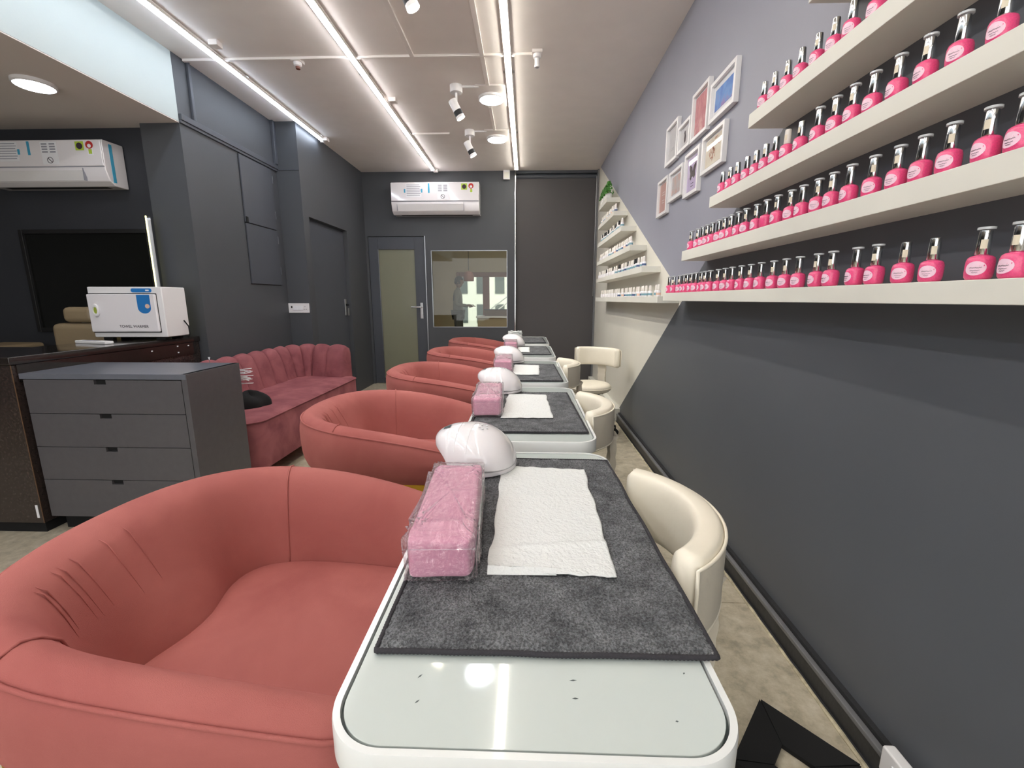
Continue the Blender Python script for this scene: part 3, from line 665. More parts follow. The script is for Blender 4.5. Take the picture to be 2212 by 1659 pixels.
# front wing of the counter
cw = thing('counter_wing', 'dark granite counter wing running off the left edge of the picture', 'counter', (-2.89, 2.02, 0))
bx('body', 'graniteside', -.9, -.0, 0, .45, .06, .885, cw, .003); bx('counter_top', 'granite', -.9, -.0, -.012, .45, .887, .925, cw, .004); bx('toe_kick', 'blackm', -.9, -.0, .02, .43, 0, .06, cw)
# towel warmer
tw = thing('towel_warmer', 'white towel warmer cabinet standing on the end of the granite counter', 'towel warmer', (-2.43, 2.90, .925), radians(3)); tw.scale = (1.07, 1.03, 1.06)
Wd, Dp, Hh = .455, .225, .335
bx('cabinet', 'white', -Wd, 0, .012, Dp, .02, Hh, tw, .006)
dd = bx('door', 'gwhite', -Wd + .004, -.035, -.008, .012, .055, Hh - .045, tw, .006)
bx('door_gap', 'blackm', -Wd + .003, -.034, .008, .0125, .049, Hh - .041, tw)
MB().lathe([(.0, 0), (.02, 0), (.022, .004), (.019, .012), (.013, .013), (.011, .006), (0, .006)], 24, sy=1.9).build('handle', 'white', dd, smooth=50, mtx=Matrix.Translation((-Wd + .055, -.008, .19)) @ Matrix.Rotation(radians(90), 4, 'X'))
MB().lathe([(.0, .006), (.011, .0065), (.010, .009), (0, .0095)], 20, sy=1.9).build('handle_recess', 'lime', dd, smooth=50, mtx=Matrix.Translation((-Wd + .055, -.008, .19)) @ Matrix.Rotation(radians(90), 4, 'X'))
sw = MB().prism(rrect(-.185, -.06, Hh - .034, Hh - .010, .011), 0, .004).build('switch_panel', 'blue', tw, mtx=Matrix.Translation((0, .012, 0)) @ Matrix.Rotation(radians(90), 4, 'X'))
bx('switch_mark', 'paper', -.095, -.075, .0065, .0078, Hh - .027, Hh - .018, sw)
def arch(w, h, n=14): return [(0, 0), (w, 0)] [::-1] + []
pts = [(-.145, .285), (-.145, .21)] + [(-.105 - .04 * cos(pi * i / 12), .205 - .035 * sin(pi * i / 12)) for i in range(13)] + [(-.065, .285)]
stk = MB().prism(pts, 0, .001).build('picture_sticker', 'blue', dd, mtx=Matrix.Translation((0, -.008, 0)) @ Matrix.Rotation(radians(90), 4, 'X'))
MB().cyl((-.085, -.0098, .215), (-.085, -.009, .215), .014, n=16).build('sticker_flower', 'peach', stk)
M_ = Matrix.Translation((-.275, -.0085, .082)) @ Matrix.Rotation(radians(90), 4, 'X')
text('lettering', 'TOWEL WARMER', .0225, 'ink', dd, M_)
for x in (-.42, -.09): bx('foot', 'blackm', x, x + .06, .03, .06, 0, .02, tw, .003); bx('foot', 'blackm', x, x + .06, Dp - .06, Dp - .03, 0, .02, tw, .003)
MB().tube([(0, Dp - .05, .12), (.02, Dp - .04, .08), (.022, Dp - .04, .03), (.012, Dp - .045, .004)], .004).build('power_cable', 'blackm', tw, smooth=180)
tag(MB().lathe([(0, 0), (.5, 0), (.5, .03), (0, .03)], 4).build('handheld_phone', 'white', None, smooth=0), 'white cordless handset lying on the granite counter', 'phone')
ph = bpy.data.objects['handheld_phone']; bpy.data.objects.remove(ph, do_unlink=True)
t = thing('cordless_handset', 'slim white handset lying on the granite counter before the towel warmer', 'phone', (-2.72, 2.68, .925), radians(-14))
MB().prism(rrect(-.14, .14, -.025, .025, .012), 0, .018).build('body', 'white', t, bevel=.004)
bx('key_pad', 'greyink', -.08, .04, -.016, .016, .018, .019, t)
# LED mirror seen edge on
t = thing('led_mirror', 'tall rounded LED mirror seen edge on behind the towel warmer', 'mirror', (-2.70, 3.215, .925), math.atan2(3.2, -2.72))
o_ = rrect(-.055, .03, 0, .85, .03)
RX = Matrix.Rotation(radians(90), 4, 'X')
MB().prism(o_, -.012, .012).build('frame', 'alu', t, bevel=.003, mtx=RX)
MB().prism(rrect(-.047, .022, .01, .84, .025), .012, .0125).build('mirror_face', 'mirror', t, mtx=RX)
MB().tube([(x, .014, z) for x, z in o_], .005, 6, closed=True).build('led_ring', 'led', t, smooth=60)
# salon chair
def salonchair(lab, loc, rz, head=True):
    t = thing('salon_chair', lab, 'chair', loc, rz)
    bx('backrest', 'beige', -.20, .20, -.07, .07, .50, 1.03, t, .04, seg=4)
    if head: bx('headrest', 'beige', -.11, .11, -.05, .06, 1.035, 1.145, t, .035, seg=4); bx('headrest_bar', 'metal', -.02, .02, -.01, .01, 1.0, 1.06, t)
    bx('seat', 'beige', -.24, .24, .07, .50, .42, .55, t, .03, seg=3)
    for s_ in (-1, 1): bx('armrest', 'beige', s_ * .255 - .03, s_ * .255 + .03, -.02, .42, .62, .68, t, .02, seg=3)
    MB().box(-.28, -.25, .05, .08, .45, .63).box(.25, .28, .05, .08, .45, .63).box(-.28, .28, .05, .08, .43, .46).build('arm_bracket', 'metal', t)
    MB().lathe([(.26, 0), (.26, .02), (.06, .05), (.05, .42)], 28, (0, .25, 0)).build('pedestal', 'chrome', t, smooth=40)
salonchair('beige leather salon chair with a headrest, seen over the granite counter', (-3.185, 3.10, 0), radians(180))
t = thing('side_trolley', 'beige padded top of a low seat at the far left behind the counter', 'stool', (-3.87, 3.12, 0))
bx('pad', 'beige', -.16, .16, -.15, .15, .83, .875, t, .02, seg=3); MB().lathe([(.2, 0), (.2, .02), (.03, .04), (.03, .83)], 20).build('pedestal', 'chrome', t, smooth=40)

# ================================================================ DRAWER CHEST
ch = thing('drawer_chest', 'grey laminate chest of four drawers in front of the granite counter', 'chest of drawers', (-2.47, 2.04, 0))
Wc = .825; Dc = .40
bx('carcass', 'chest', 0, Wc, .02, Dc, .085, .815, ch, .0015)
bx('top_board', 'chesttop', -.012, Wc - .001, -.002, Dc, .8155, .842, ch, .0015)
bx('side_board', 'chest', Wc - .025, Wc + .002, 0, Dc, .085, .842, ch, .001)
bx('plinth', 'blackm', .02, Wc - .02, .05, Dc - .02, 0, .085, ch)
zs = [.812, .640, .467, .292, .088]
for a, b_ in zip(zs, zs[1:]):
    d = MB()
    x0, x1 = .004, Wc - .028; nx0, nx1 = .36, .42; nh = .022
    d.box(x0, nx0, 0, .018, b_ + .003, a).box(nx1, x1, 0, .018, b_ + .003, a).box(nx0, nx1, 0, .018, b_ + .003, a - nh)
    dro = d.build('drawer', 'chest', ch)
    bx('finger_notch', 'blackm', nx0, nx1, .012, .019, a - nh, a, dro)
bx('drawer_gap', 'blackm', .003, Wc - .027, .016, .0199, .087, .815, ch)
# small pin standing on the chest corner and twig ornament behind
t = thing('needle_ornament', 'tiny white-headed pin stand at the far right corner of the chest', 'ornament', (-1.80, 2.42, .842))
MB().cyl((0, 0, 0), (0, 0, .02), .0015, n=6).build('pin', 'metal', t); MB().lathe([(.002, .02), (.006, .034), (.003, .034)], 8).build('pin_head', 'paper', t)

# ================================================================ SOFA
sf = thing('sofa', 'dusty rose velvet sofa with channelled back along the dark left wall', 'sofa', (-2.40, 2.60, 0))
# local: x 0 (wall) .. .72 front, y 0..1.84
SH = .765
def spath():
    pts = []
    A = [(.66, .06), (.30, .05)]; 
    def arc(cx, cy, r, a0, a1, n): return [(cx + r * cos(radians(a0 + (a1 - a0) * i / n)), cy + r * sin(radians(a0 + (a1 - a0) * i / n))) for i in range(n + 1)]
    p = [(.52, .02)] + arc(.30, .30, .28, 270, 180, 8) + arc(.32, 1.48, .30, 180, 96, 8) + [(.66, 1.68)]
    # densify
    out = []
    for (x0, y0), (x1, y1) in zip(p, p[1:]):
        n = max(1, int(math.hypot(x1 - x0, y1 - y0) / .01))
        for i in range(n): out.append(Vector((x0 + (x1 - x0) * i / n, y0 + (y1 - y0) * i / n, 0)))
    out.append(Vector((p[-1][0], p[-1][1], 0))); return out
SP = spath()
cum = [0]
for a, b_ in zip(SP, SP[1:]): cum.append(cum[-1] + (b_ - a).length)
def at(path, cumv, s):
    s = max(0, min(cumv[-1] - 1e-6, s)); lo = 0
    while lo < len(cumv) - 2 and cumv[lo + 1] < s: lo += 1
    f = (s - cumv[lo]) / max(1e-9, cumv[lo + 1] - cumv[lo]); p = path[lo].lerp(path[lo + 1], f)
    a = path[max(0, lo - 6)]; b_ = path[min(len(path) - 1, lo + 7)]; t = (b_ - a).normalized(); return p, t
NCH = 14; stp = cum[-1] / NCH
for c in range(NCH):
    s0 = c * stp; s1_ = s0 + stp
    def fn(u, v, s0=s0):
        p, tg = at(SP, cum, s0 + u * stp); nrm = Vector((tg.y, -tg.x, 0)) * (1)   # inward side
        cen = Vector((.45, .92, 0)); nrm = nrm if (cen - p).dot(nrm) > 0 else -nrm
        bulge = abs(sin(pi * u)) ** .6
        ht = SH - .022 + .022 * bulge
        prof = [(.0, .14), (.0, .45), (.005, ht - .06), (.02, ht - .018), (.055, ht), (.095, ht - .015), (.125, ht - .06), (.15, .60), (.17, .50), (.19, .40)]
        k = v * (len(prof) - 1); i = min(int(k), len(prof) - 2); f = k - i
        d = prof[i][0] * (1 - f) + prof[i + 1][0] * f; z = prof[i][1] * (1 - f) + prof[i + 1][1] * f
        if v > .4: d += (.017 * bulge - .012) * min(1, (v - .4) * 4)
        q = p + nrm * d; return (q.x, q.y, z)
    b = MB().grid(fn, 9, 19)
    # close the ends
    for e in (0, 8): b.f.append(tuple(e * 19 + j for j in range(19)))
    b.build('channel', 'rose', sf, smooth=70)
# seat and base
def outline(grow):
    return rrect(.04 - grow, .73 + grow, -.03 - grow, 1.68 + grow, max(.02, .12 + grow), 8)
sb = MB(); rings = [(-.01, .12), (.0, .20), (.0, .425), (-.004, .435), (-.02, .448), (-.08, .458), (-.2, .462)]
prev = None
n = len(outline(0)); vs = []; fs = []
for g, z in rings: vs += [(x, y, z) for x, y in outline(g)]
for k in range(len(rings) - 1):
    for i in range(n): j = (i + 1) % n; fs.append((k * n + i, k * n + j, (k + 1) * n + j, (k + 1) * n + i))
fs.append(tuple(range((len(rings) - 1) * n, len(rings) * n))); fs.append(tuple(reversed(range(n))))
MB().add(vs, fs).build('seat', 'rose', sf, smooth=60)
MB().tube([(x, y, .437) for x, y in outline(.003)], .005, 6, closed=True).build('piping', 'rose', sf, smooth=180)
for x, y in ((.12, .02), (.60, .02), (.12, 1.6), (.60, 1.56)): MB().cyl((x, y, 0), (x, y, .125), .014, .02).build('leg', 'gold', sf, smooth=40)
# black cloth on the sofa and pale twigs
t = MB()
def blob(u, v):
    a = u * 2 * pi; r = sin(v * pi / 2) if v < 1 else 1
    k = 1 + .18 * sin(3 * a + 1) + .1 * sin(5 * a)
    z = .085 * cos(v * pi / 2) * (1 + .25 * sin(2 * a))
    return (.11 * r * k * cos(a), .085 * r * k * sin(a), max(0, z) + (.012 if v < .99 else 0))
cl = MB().grid(blob, 24, 8, cu=True).build('black_cloth', 'blackm', None, smooth=180); cl.location = (-1.93, 2.93, .463); cl.rotation_euler = (0, 0, .5)
tag(cl, 'crumpled black cloth lying on the near end of the rose sofa seat', 'cloth')
t = thing('twig_ornament', 'pale twig ornament poking out behind the right edge of the drawer chest', 'ornament', (-1.70, 2.50, .0))
MB().cyl((0, 0, 0), (0, 0, .04), .03, .028).build('base', 'blackm', t, smooth=40); MB().cyl((0, 0, .04), (0, 0, .82), .003, n=6).build('stem', 'metal', t)
for i in range(16):
    z = .70 + random.random() * .11; a = random.uniform(-.4, .6)
    MB().tube([(0, 0, z), (.03 * cos(a), .03 * sin(a), z + random.uniform(-.004, .004)), (random.uniform(.05, .085) * cos(a), .08 * sin(a), z + random.uniform(-.006, .006))], .0022, 5).build('twig', 'paper', t)

# ================================================================ TUB ARMCHAIRS
def tub():
    t = thing('tub_armchair', '', 'armchair', (0, 0, 0), 0, 'coral velvet tub armchairs by the manicure tables')
    A = .405; Bk = .41; L = .33; NP = 64
    P = []
    for i in range(9): P.append(Vector((L * (1 - i / 9), -A + .03 * (1 - i / 9) ** 2, 0)))
    for i in range(33):
        th = -pi / 2 - pi * i / 32; e = .86
        c_, s_ = cos(th), sin(th)
        P.append(Vector((math.copysign(abs(c_) ** e, c_) * Bk, math.copysign(abs(s_) ** e, s_) * A, 0)))
    for i in range(1, 10): P.append(Vector((L * i / 9, A - .03 * (i / 9) ** 2, 0)))
    n = len(P); rows = []; seamo = []; seami = []
    cumv = [0]
    for a, b_ in zip(P, P[1:]): cumv.append(cumv[-1] + (b_ - a).length)
    tot = cumv[-1]
    def sect(i, collapse=0, push=0):
        a = P[max(0, i - 1)]; b_ = P[min(n - 1, i + 1)]; tg = (b_ - a).normalized(); nr = Vector((-tg.y, tg.x, 0))
        if nr.dot(-P[i] + Vector((.05, 0, 0))) < 0: nr = -nr
        u = cumv[i] / tot * 2 - 1; back = max(0, 1 - abs(u)) ; bk = .5 + .5 * cos(pi * min(1, abs(u) * 1.0))
        zt = .632 + .096 * max(0, 1 - abs(u) ** 2.8)
        bb = max(0, 1 - abs(u) / .45); bb = bb * bb * (3 - 2 * bb)
        th = .088 + .03 * bb
        prof = [(.27, .438), (.17, .440), (.095, .448), (.045, .470), (.015, .510), (.002, .56), (0, zt - .09), (.001, zt - .055), (.010, zt - .024), (.028, zt - .006), (.050, zt), (.070 + .018 * bb, zt - .009), (th + .004, zt - .032), (th + .018 + .012 * bb, zt - .08),
                (th + .035 + .05 * bb, .54), (th + .045 + .075 * bb, .47), (th + .05 + .08 * bb, .445)]
        out = []
        for d, z in prof:
            if collapse:
                d = d + (.075 - d) * collapse * .75; z = z + (.52 - z) * collapse * .6
            q = P[i] + nr * d + tg * push
            # gathers on the inside of the back
            out.append(Vector((q.x, q.y, z)))
        return out
    rows = [sect(0, .95, -.055), sect(0, .62, -.05), sect(0, .3, -.034), sect(0, .1, -.014)]
    rows += [sect(i) for i in range(n)]
    rows += [sect(n - 1, .1, .014), sect(n - 1, .3, .034), sect(n - 1, .62, .05), sect(n - 1, .95, .055)]
    m = len(rows[0]); nv = len(rows)
    b = MB().add([v for r in rows for v in r], [(i * m + j, (i + 1) * m + j, (i + 1) * m + j + 1, i * m + j + 1) for i in range(nv - 1) for j in range(m - 1)] + [tuple(range(m)), tuple((nv - 1) * m + j for j in reversed(range(m)))])
    b.build('tub_shell', 'coral', t, smooth=180, sub=1)
    so = [r[8] for r in rows[2:-2]]
    MB().tube(so, .0035, 6).build('seam_piping', 'coral', t, smooth=180)
    for k in (4 + 12, nv - 1 - 16):
        MB().tube([v + (Vector((.05, 0, v.z)) - v) .normalized() * .001 for v in rows[k][8:]], .0028, 6).build('seam_piping', 'coral', t, smooth=180)
    # inner gathers at the back, as in the photograph
    for k in range(7):
        i = 4 + 17 + int(k * 1.2); r0 = rows[i]; r1 = rows[i + 1]
        f = random.random()
        a = [r0[j].lerp(r1[j], f) for j in range(11, 15)]
        pts = [a[0].lerp(a[1], .5), a[1], a[2], a[2].lerp(a[3], .35 + .3 * random.random())]
        MB().tube(pts, [.0003, .0015, .0012, .0002], 8).build('fabric_fold', 'coral', t, smooth=180)
    # seat
    so = [r[15] for r in rows[4:-4]]
    out = [(v.x, v.y) for v in so]; out = [(L + .03, out[0][1])] + out + [(L + .03, out[-1][1])]
    cx = .0; rg = [(1.0, .442), (1.0, .447), (.985, .455), (.94, .463), (.8, .468), (.4, .471), (.05, .472)]
    nn = len(out); vs = []; fs = []
    for k, z in rg: vs += [(cx + (x - cx) * k, y * k, z) for x, y in out]
    for q in range(len(rg) - 1):
        for i in range(nn): j = (i + 1) % nn; fs.append((q * nn + i, q * nn + j, (q + 1) * nn + j, (q + 1) * nn + i))
    fs.append(tuple(range((len(rg) - 1) * nn, len(rg) * nn))); fs.append(tuple(reversed(range(nn))))
    MB().add(vs, fs).build('seat', 'coral', t, smooth=60)
    # gold base frame and legs
    MB().box(-.34, .25, -.27, -.235, .39, .436).box(-.34, .25, .235, .27, .39, .436).box(-.34, -.305, -.235, .235, .39, .436).box(.215, .25, -.235, .235, .39, .436).build('base_frame', 'gold', t, bevel=.003)
    for x in (-.322, .232):
        for y in (-.252, .252): MB().box(x - .017, x + .017, y - .017, y + .017, 0, .391).build('leg', 'gold', t, bevel=.002)
    return t
tb = tub()
CH = [(-.585, .865, .05, 'coral velvet tub armchair nearest the camera, at the first table'),
      (-.60, 1.99, .04, 'coral velvet tub armchair at the second table, in front of the rose sofa'),
      (-.575, 3.10, .02, 'coral velvet tub armchair at the third table from the camera'),
      (-.55, 4.24, 0, 'coral velvet tub armchair at the fourth table from the camera'),
      (-.54, 5.36, 0, 'coral velvet tub armchair at the farthest table by the back wall')]
for i, (x, y, a, lab) in enumerate(CH):
    if i == 0: tb.location = (x, y, 0); tb.rotation_euler = (0, 0, -a); tb['label'] = lab
    else: dup(tb, (x, y, 0), -a, lab)

# ================================================================ MANICURE TABLES
TX0, TX1 = -.222, .24; TL = .92; TZ = .74
def table():
    t = thing('manicure_table', '', 'table', (0, 0, 0), 0, 'white manicure tables in a row')
    o0 = rrect(TX0, TX1, 0, TL, .07, 16); o1 = rrect(TX0 + .009, TX1 - .009, .009, TL - .009, .061, 16); o2 = rrect(TX0 + .0125, TX1 - .0125, .0125, TL - .0125, .058, 16)
    n = len(o0); vs = []; fs = []
    for o, z in ((o0, TZ - .042), (o0, TZ - .004), ([(x * .997 + .003 * .009, y * .997 + .0014) for x, y in o0], TZ), (o1, TZ), (o1, TZ - .010), ):
        vs += [(x, y, z) for x, y in o]
    for k in range(4):
        for i in range(n): j = (i + 1) % n; fs.append((k * n + i, k * n + j, (k + 1) * n + j, (k + 1) * n + i))
    fs.append(tuple(range(4 * n, 5 * n))); fs.append(tuple(reversed(range(n))))
    MB().add(vs, fs).build('table_top', 'wlac', t, smooth=35)
    MB().prism(o1, TZ - .0099, TZ - .0092).build('gasket', 'gasket', t)
    MB().prism(o2, TZ - .009, TZ - .0015).build('glass_sheet', 'tglass', t, bevel=.0008)
    for y in (.03, TL - .06): bx('side_panel', 'wlac', -.12, TX1 - .02, y, y + .03, 0, TZ - .042, t, .002)
    dr_ = bx('drawer', 'wlac', -.02, .21, .2, .72, TZ - .135, TZ - .045, t, .003); bx('handle', 'chrome', .21, .222, .4, .52, TZ - .105, TZ - .095, dr_, .002)
    bx('modesty_panel', 'wlac', -.03, -.015, .06, TL - .06, .18, TZ - .043, t)
    return t
tb1 = table()
TY = [.365, 1.378, 2.40, 3.50, 4.57]
TN = ['nearest the camera', 'second from the camera', 'third from the camera', 'fourth from the camera', 'farthest, by the back wall']
for i, y in enumerate(TY):
    lab = f'white manicure table with a pale glass top, {TN[i]}'
    if i == 0: tb1.location = (0, y, 0); tb1['label'] = lab
    else: dup(tb1, (0, y, 0), 0, lab)
# scuffs on the nearest glass
sc_ = MB()
for x, y, l_, a in ((.06, .10, .010, .1), (.06, .075, .008, 0), (-.07, .16, .009, .3), (-.13, .10, .008, .9), (-.04, .135, .004, 1), (.16, .19, .004, 2), (-.125, .065, .007, .8), (.02, .22, .012, -.2), (.2, .115, .004, 1), (.17, .05, .004, 0)):
    p = Vector((x, y, TZ - .0013)); u = Vector((cos(a), sin(a), 0)) * l_ / 2; v = Vector((-sin(a), cos(a), 0)) * .0012
    sc_.add([p - u, p - v, p + u, p + v], [(0, 1, 2, 3)])
sc_.build('scuff_mark', 'gasket', tb1, kind='stuff')

MZ = TZ + .0005
def terrymat(c4, lab, fine=.006, th=.007, pile_amp=.0014):
    """c4: near-left, near-right, far-right, far-left (x,y)"""
    a, b_, c_, d_ = [Vector((x, y, 0)) for x, y in c4]
    org = (a + b_ + c_ + d_) / 4
    L1 = (b_ - a).length; L2 = (d_ - a).length; nu = int(L1 / fine); nv = int(L2 / fine)
    def P(u, v): return a.lerp(b_, u).lerp(d_.lerp(c_, u), v)
    def top(u, v):
        p = P(u, v); e = min(u * L1, (1 - u) * L1, v * L2, (1 - v) * L2); k = min(1, e / .012) ** .5
        wob = .0018 * noise.noise(Vector((p.x * 14, p.y * 14, 1))) + pile_amp * noise.noise(Vector((p.x * 170, p.y * 170, 5)))
        wx = .0022 * noise.noise(Vector((p.y * 9, u * 3, 2))); wy = .003 * noise.noise(Vector((p.x * 9, v * 3, 7)))
        return (p.x - org.x + wx, p.y - org.y + wy, .002 + (th - .001) * k + wob)
    t = thing('terry_mat', lab, 'mat', (org.x, org.y, MZ), 0, 'grey terry mats on the manicure tables')
    m = MB().grid(top, nu, nv)
    base = len(m.v)
    # underside
    ring = [i * nv for i in range(nu)] + [(nu - 1) * nv + j for j in range(1, nv)] + [i * nv + nv - 1 for i in range(nu - 2, -1, -1)] + [j for j in range(nv - 2, 0, -1)]
    m.v += [(m.v[i][0], m.v[i][1], 0.0) for i in ring]; R_ = len(ring)
    for i in range(R_): m.f.append((ring[i], ring[(i + 1) % R_], base + (i + 1) % R_, base + i))
    m.f.append(tuple(base + i for i in range(R_)))
    pile = m.build('pile', 'terry', t, smooth=180)
    pts = [(m.v[i][0], m.v[i][1], .0043) for i in ring]
    MB().tube(pts, [.0032 + (.0007 if q % 2 else 0) for q in range(len(pts))], 6, closed=True).build('stitched_hem', 'stitch', t, smooth=180)
    return t
terrymat([(-.196, .497), (.251, .499), (.232, 1.205), (-.20, 1.215)], 'grey terry mat with a stitched hem on the nearest table', .0026, pile_amp=.0026)
terrymat([(-.206, 1.472), (.216, 1.475), (.200, 2.13), (-.19, 2.14)], 'grey terry mat on the second table')
terrymat([(-.19, 2.455), (.207, 2.46), (.193, 3.10), (-.18, 3.12)], 'grey terry mat on the third table', .008)
terrymat([(-.18, 3.67), (.208, 3.675), (.19, 4.27), (-.18, 4.28)], 'grey terry mat on the fourth table', .01)
terrymat([(-.10, 4.66), (.205, 4.68), (.19, 5.25), (-.12, 5.27)], 'grey terry mat on the farthest table', .012)

def sheet(c4, lab, z, fine=.006, fold=True, name='paper_towel', cat='paper towel', amp=.0012, seed=0):
    a, b_, c_, d_ = [Vector((x, y, 0)) for x, y in c4]; org = (a + b_ + c_ + d_) / 4
    L1 = (b_ - a).length; L2 = (d_ - a).length; nu = max(6, int(L1 / fine)); nv = max(6, int(L2 / fine))
    def top(u, v):
        p = a.lerp(b_, u).lerp(d_.lerp(c_, u), v)
        ex = .007 * noise.noise(Vector((u * 3 + seed, v * 6, 2))); ey = .006 * noise.noise(Vector((u * 9, v * 3 + seed, 8)))
        z_ = .002 + amp * (1 + noise.noise(Vector((p.x * 22, p.y * 22, seed)))) + .0006 * noise.noise(Vector((p.x * 150, p.y * 150, seed)))
        if fold:
            l = v - (.13 + .09 * u); z_ += .004 * math.exp(-(l * 45) ** 2)      # crease
            l2 = v - .62; z_ += .0008 * math.exp(-(l2 * 60) ** 2)
        return (p.x - org.x + ex, p.y - org.y + ey, z_)
    o = MB().grid(top, nu, nv).build(name, 'tissue', None, smooth=180); o.location = (org.x, org.y, z)
    md = o.modifiers.new('s', 'SOLIDIFY'); md.thickness = .0012; md.offset = 1
    return tag(o, lab, cat, 'paper towels on the terry mats')
SZ = MZ + .0085
s = sheet([(-.062, .664), (.150, .652), (.156, 1.115), (-.065, 1.135)], 'large embossed white paper towel on the nearest mat', SZ, .0035)
s = sheet([(-.098, 1.630), (.104, 1.635), (.094, 2.05), (-.085, 2.07)], 'white paper towel on the second table beside the wrapped cushion', SZ, seed=3)
s = sheet([(-.098, 2.615), (.079, 2.615), (.088, 3.0), (-.08, 3.02)], 'white paper towel on the third table', SZ, .01, seed=5)
s = sheet([(-.09, 3.76), (.027, 3.765), (.029, 4.16), (-.08, 4.17)], 'white paper towel on the fourth table', SZ, .012, seed=6)
# folded torn flap of the nearest towel
fo = MB().grid(lambda u, v: (.115 * u, .010 * sin(v * pi) - .0015 * (1 - u), .0015 + .011 * v * (1 - v) * 4 * (1 - .3 * u)), 14, 7).build('towel_fold', 'tissue', None, smooth=180)
s1o = [o for o in bpy.data.objects if o.name == 'paper_towel'][0]
fo.parent = s1o; fo.location = (-.063 - s1o.location.x, .657 - s1o.location.y, 0)

# wrapped arm-rest cushions
def cushion(x, y, rz, lab, first=None):
    t = thing('hand_cushion', lab, 'cushion', (x, y, SZ + .0015), rz, 'pink hand cushions wrapped in plastic')
    hw, hl, h = .057, .17, .076
    def sup(u, v, g, nz=0, freq=24, quilt=0):
        # rounded box by superellipsoid mapping
        th = (u - .5) * 2 * pi; ph = (v - .5) * pi
        e1 = .15; e2 = .13
        f = lambda w_, e: math.copysign(abs(w_) ** e, w_)
        X = f(cos(ph), e1) * f(cos(th), e2); Y = f(cos(ph), e1) * f(sin(th), e2); Z = f(sin(ph), e1)
        p = Vector((X * (hw + g), Y * (hl + g), (h / 2) + Z * (h / 2 + g * .8)))
        if nz:
            nn = Vector((X / hw, Y / hl, Z / (h / 2))).normalized(); p += nn * nz * noise.noise(p * freq)
        if quilt:
            nn = Vector((X / hw, Y / hl, Z / (h / 2))).normalized()
            q = abs(sin((p.x + p.y) * 58)) * abs(sin((p.x - p.y + p.z) * 58)); p += nn * quilt * (q ** .4 - .7)
        p.z = max(0.0006, p.z); return p
    def wrap(p):
        q = Vector(((p.x + p.y * .55) * 60, (p.y - p.x * .55) * 16, p.z * 40)); r = 1 - abs(noise.noise(q)) * 2; r2 = 1 - abs(noise.noise(q * 2.3 + Vector((5, 1, 2)))) * 2
        c = Vector((0, max(-.12, min(.12, p.y)), .038)); d = (p - c).normalized(); p = p + d * (.0052 * max(0, r) ** 4 + .0026 * max(0, r2) ** 3); p.z = max(.0006, p.z); return p
    MB().grid(lambda u, v: sup(u, v, -.0035, .002, 26, .0032), 96, 48, cu=True).build('cushion_body', 'quilt', t, smooth=180)
    MB().grid(lambda u, v: wrap(sup(u, v, .0008, .003, 22)), 220, 110, cu=True).build('plastic_wrap', 'film', t, smooth=180)
    MB().tube([(-hw - .001, -hl - .001, h * .78), (0, -hl - .004, h * .80), (hw + .001, -hl - .001, h * .78)], .0007, 5).build('film_seam', 'clear', t)
    return t
cu = cushion(-.1465, .802, radians(3), 'pink quilted hand cushion in clear plastic on the nearest table')
for x, y, lab in ((-.158, 1.815, 'pink plastic-wrapped hand cushion on the second table'), (-.15, 2.86, 'pink plastic-wrapped hand cushion on the third table'), (-.145, 4.0, 'small-looking pink wrapped hand cushion on the fourth table')):
    dup(cu, (x, y, SZ + .0015), radians(2), lab)

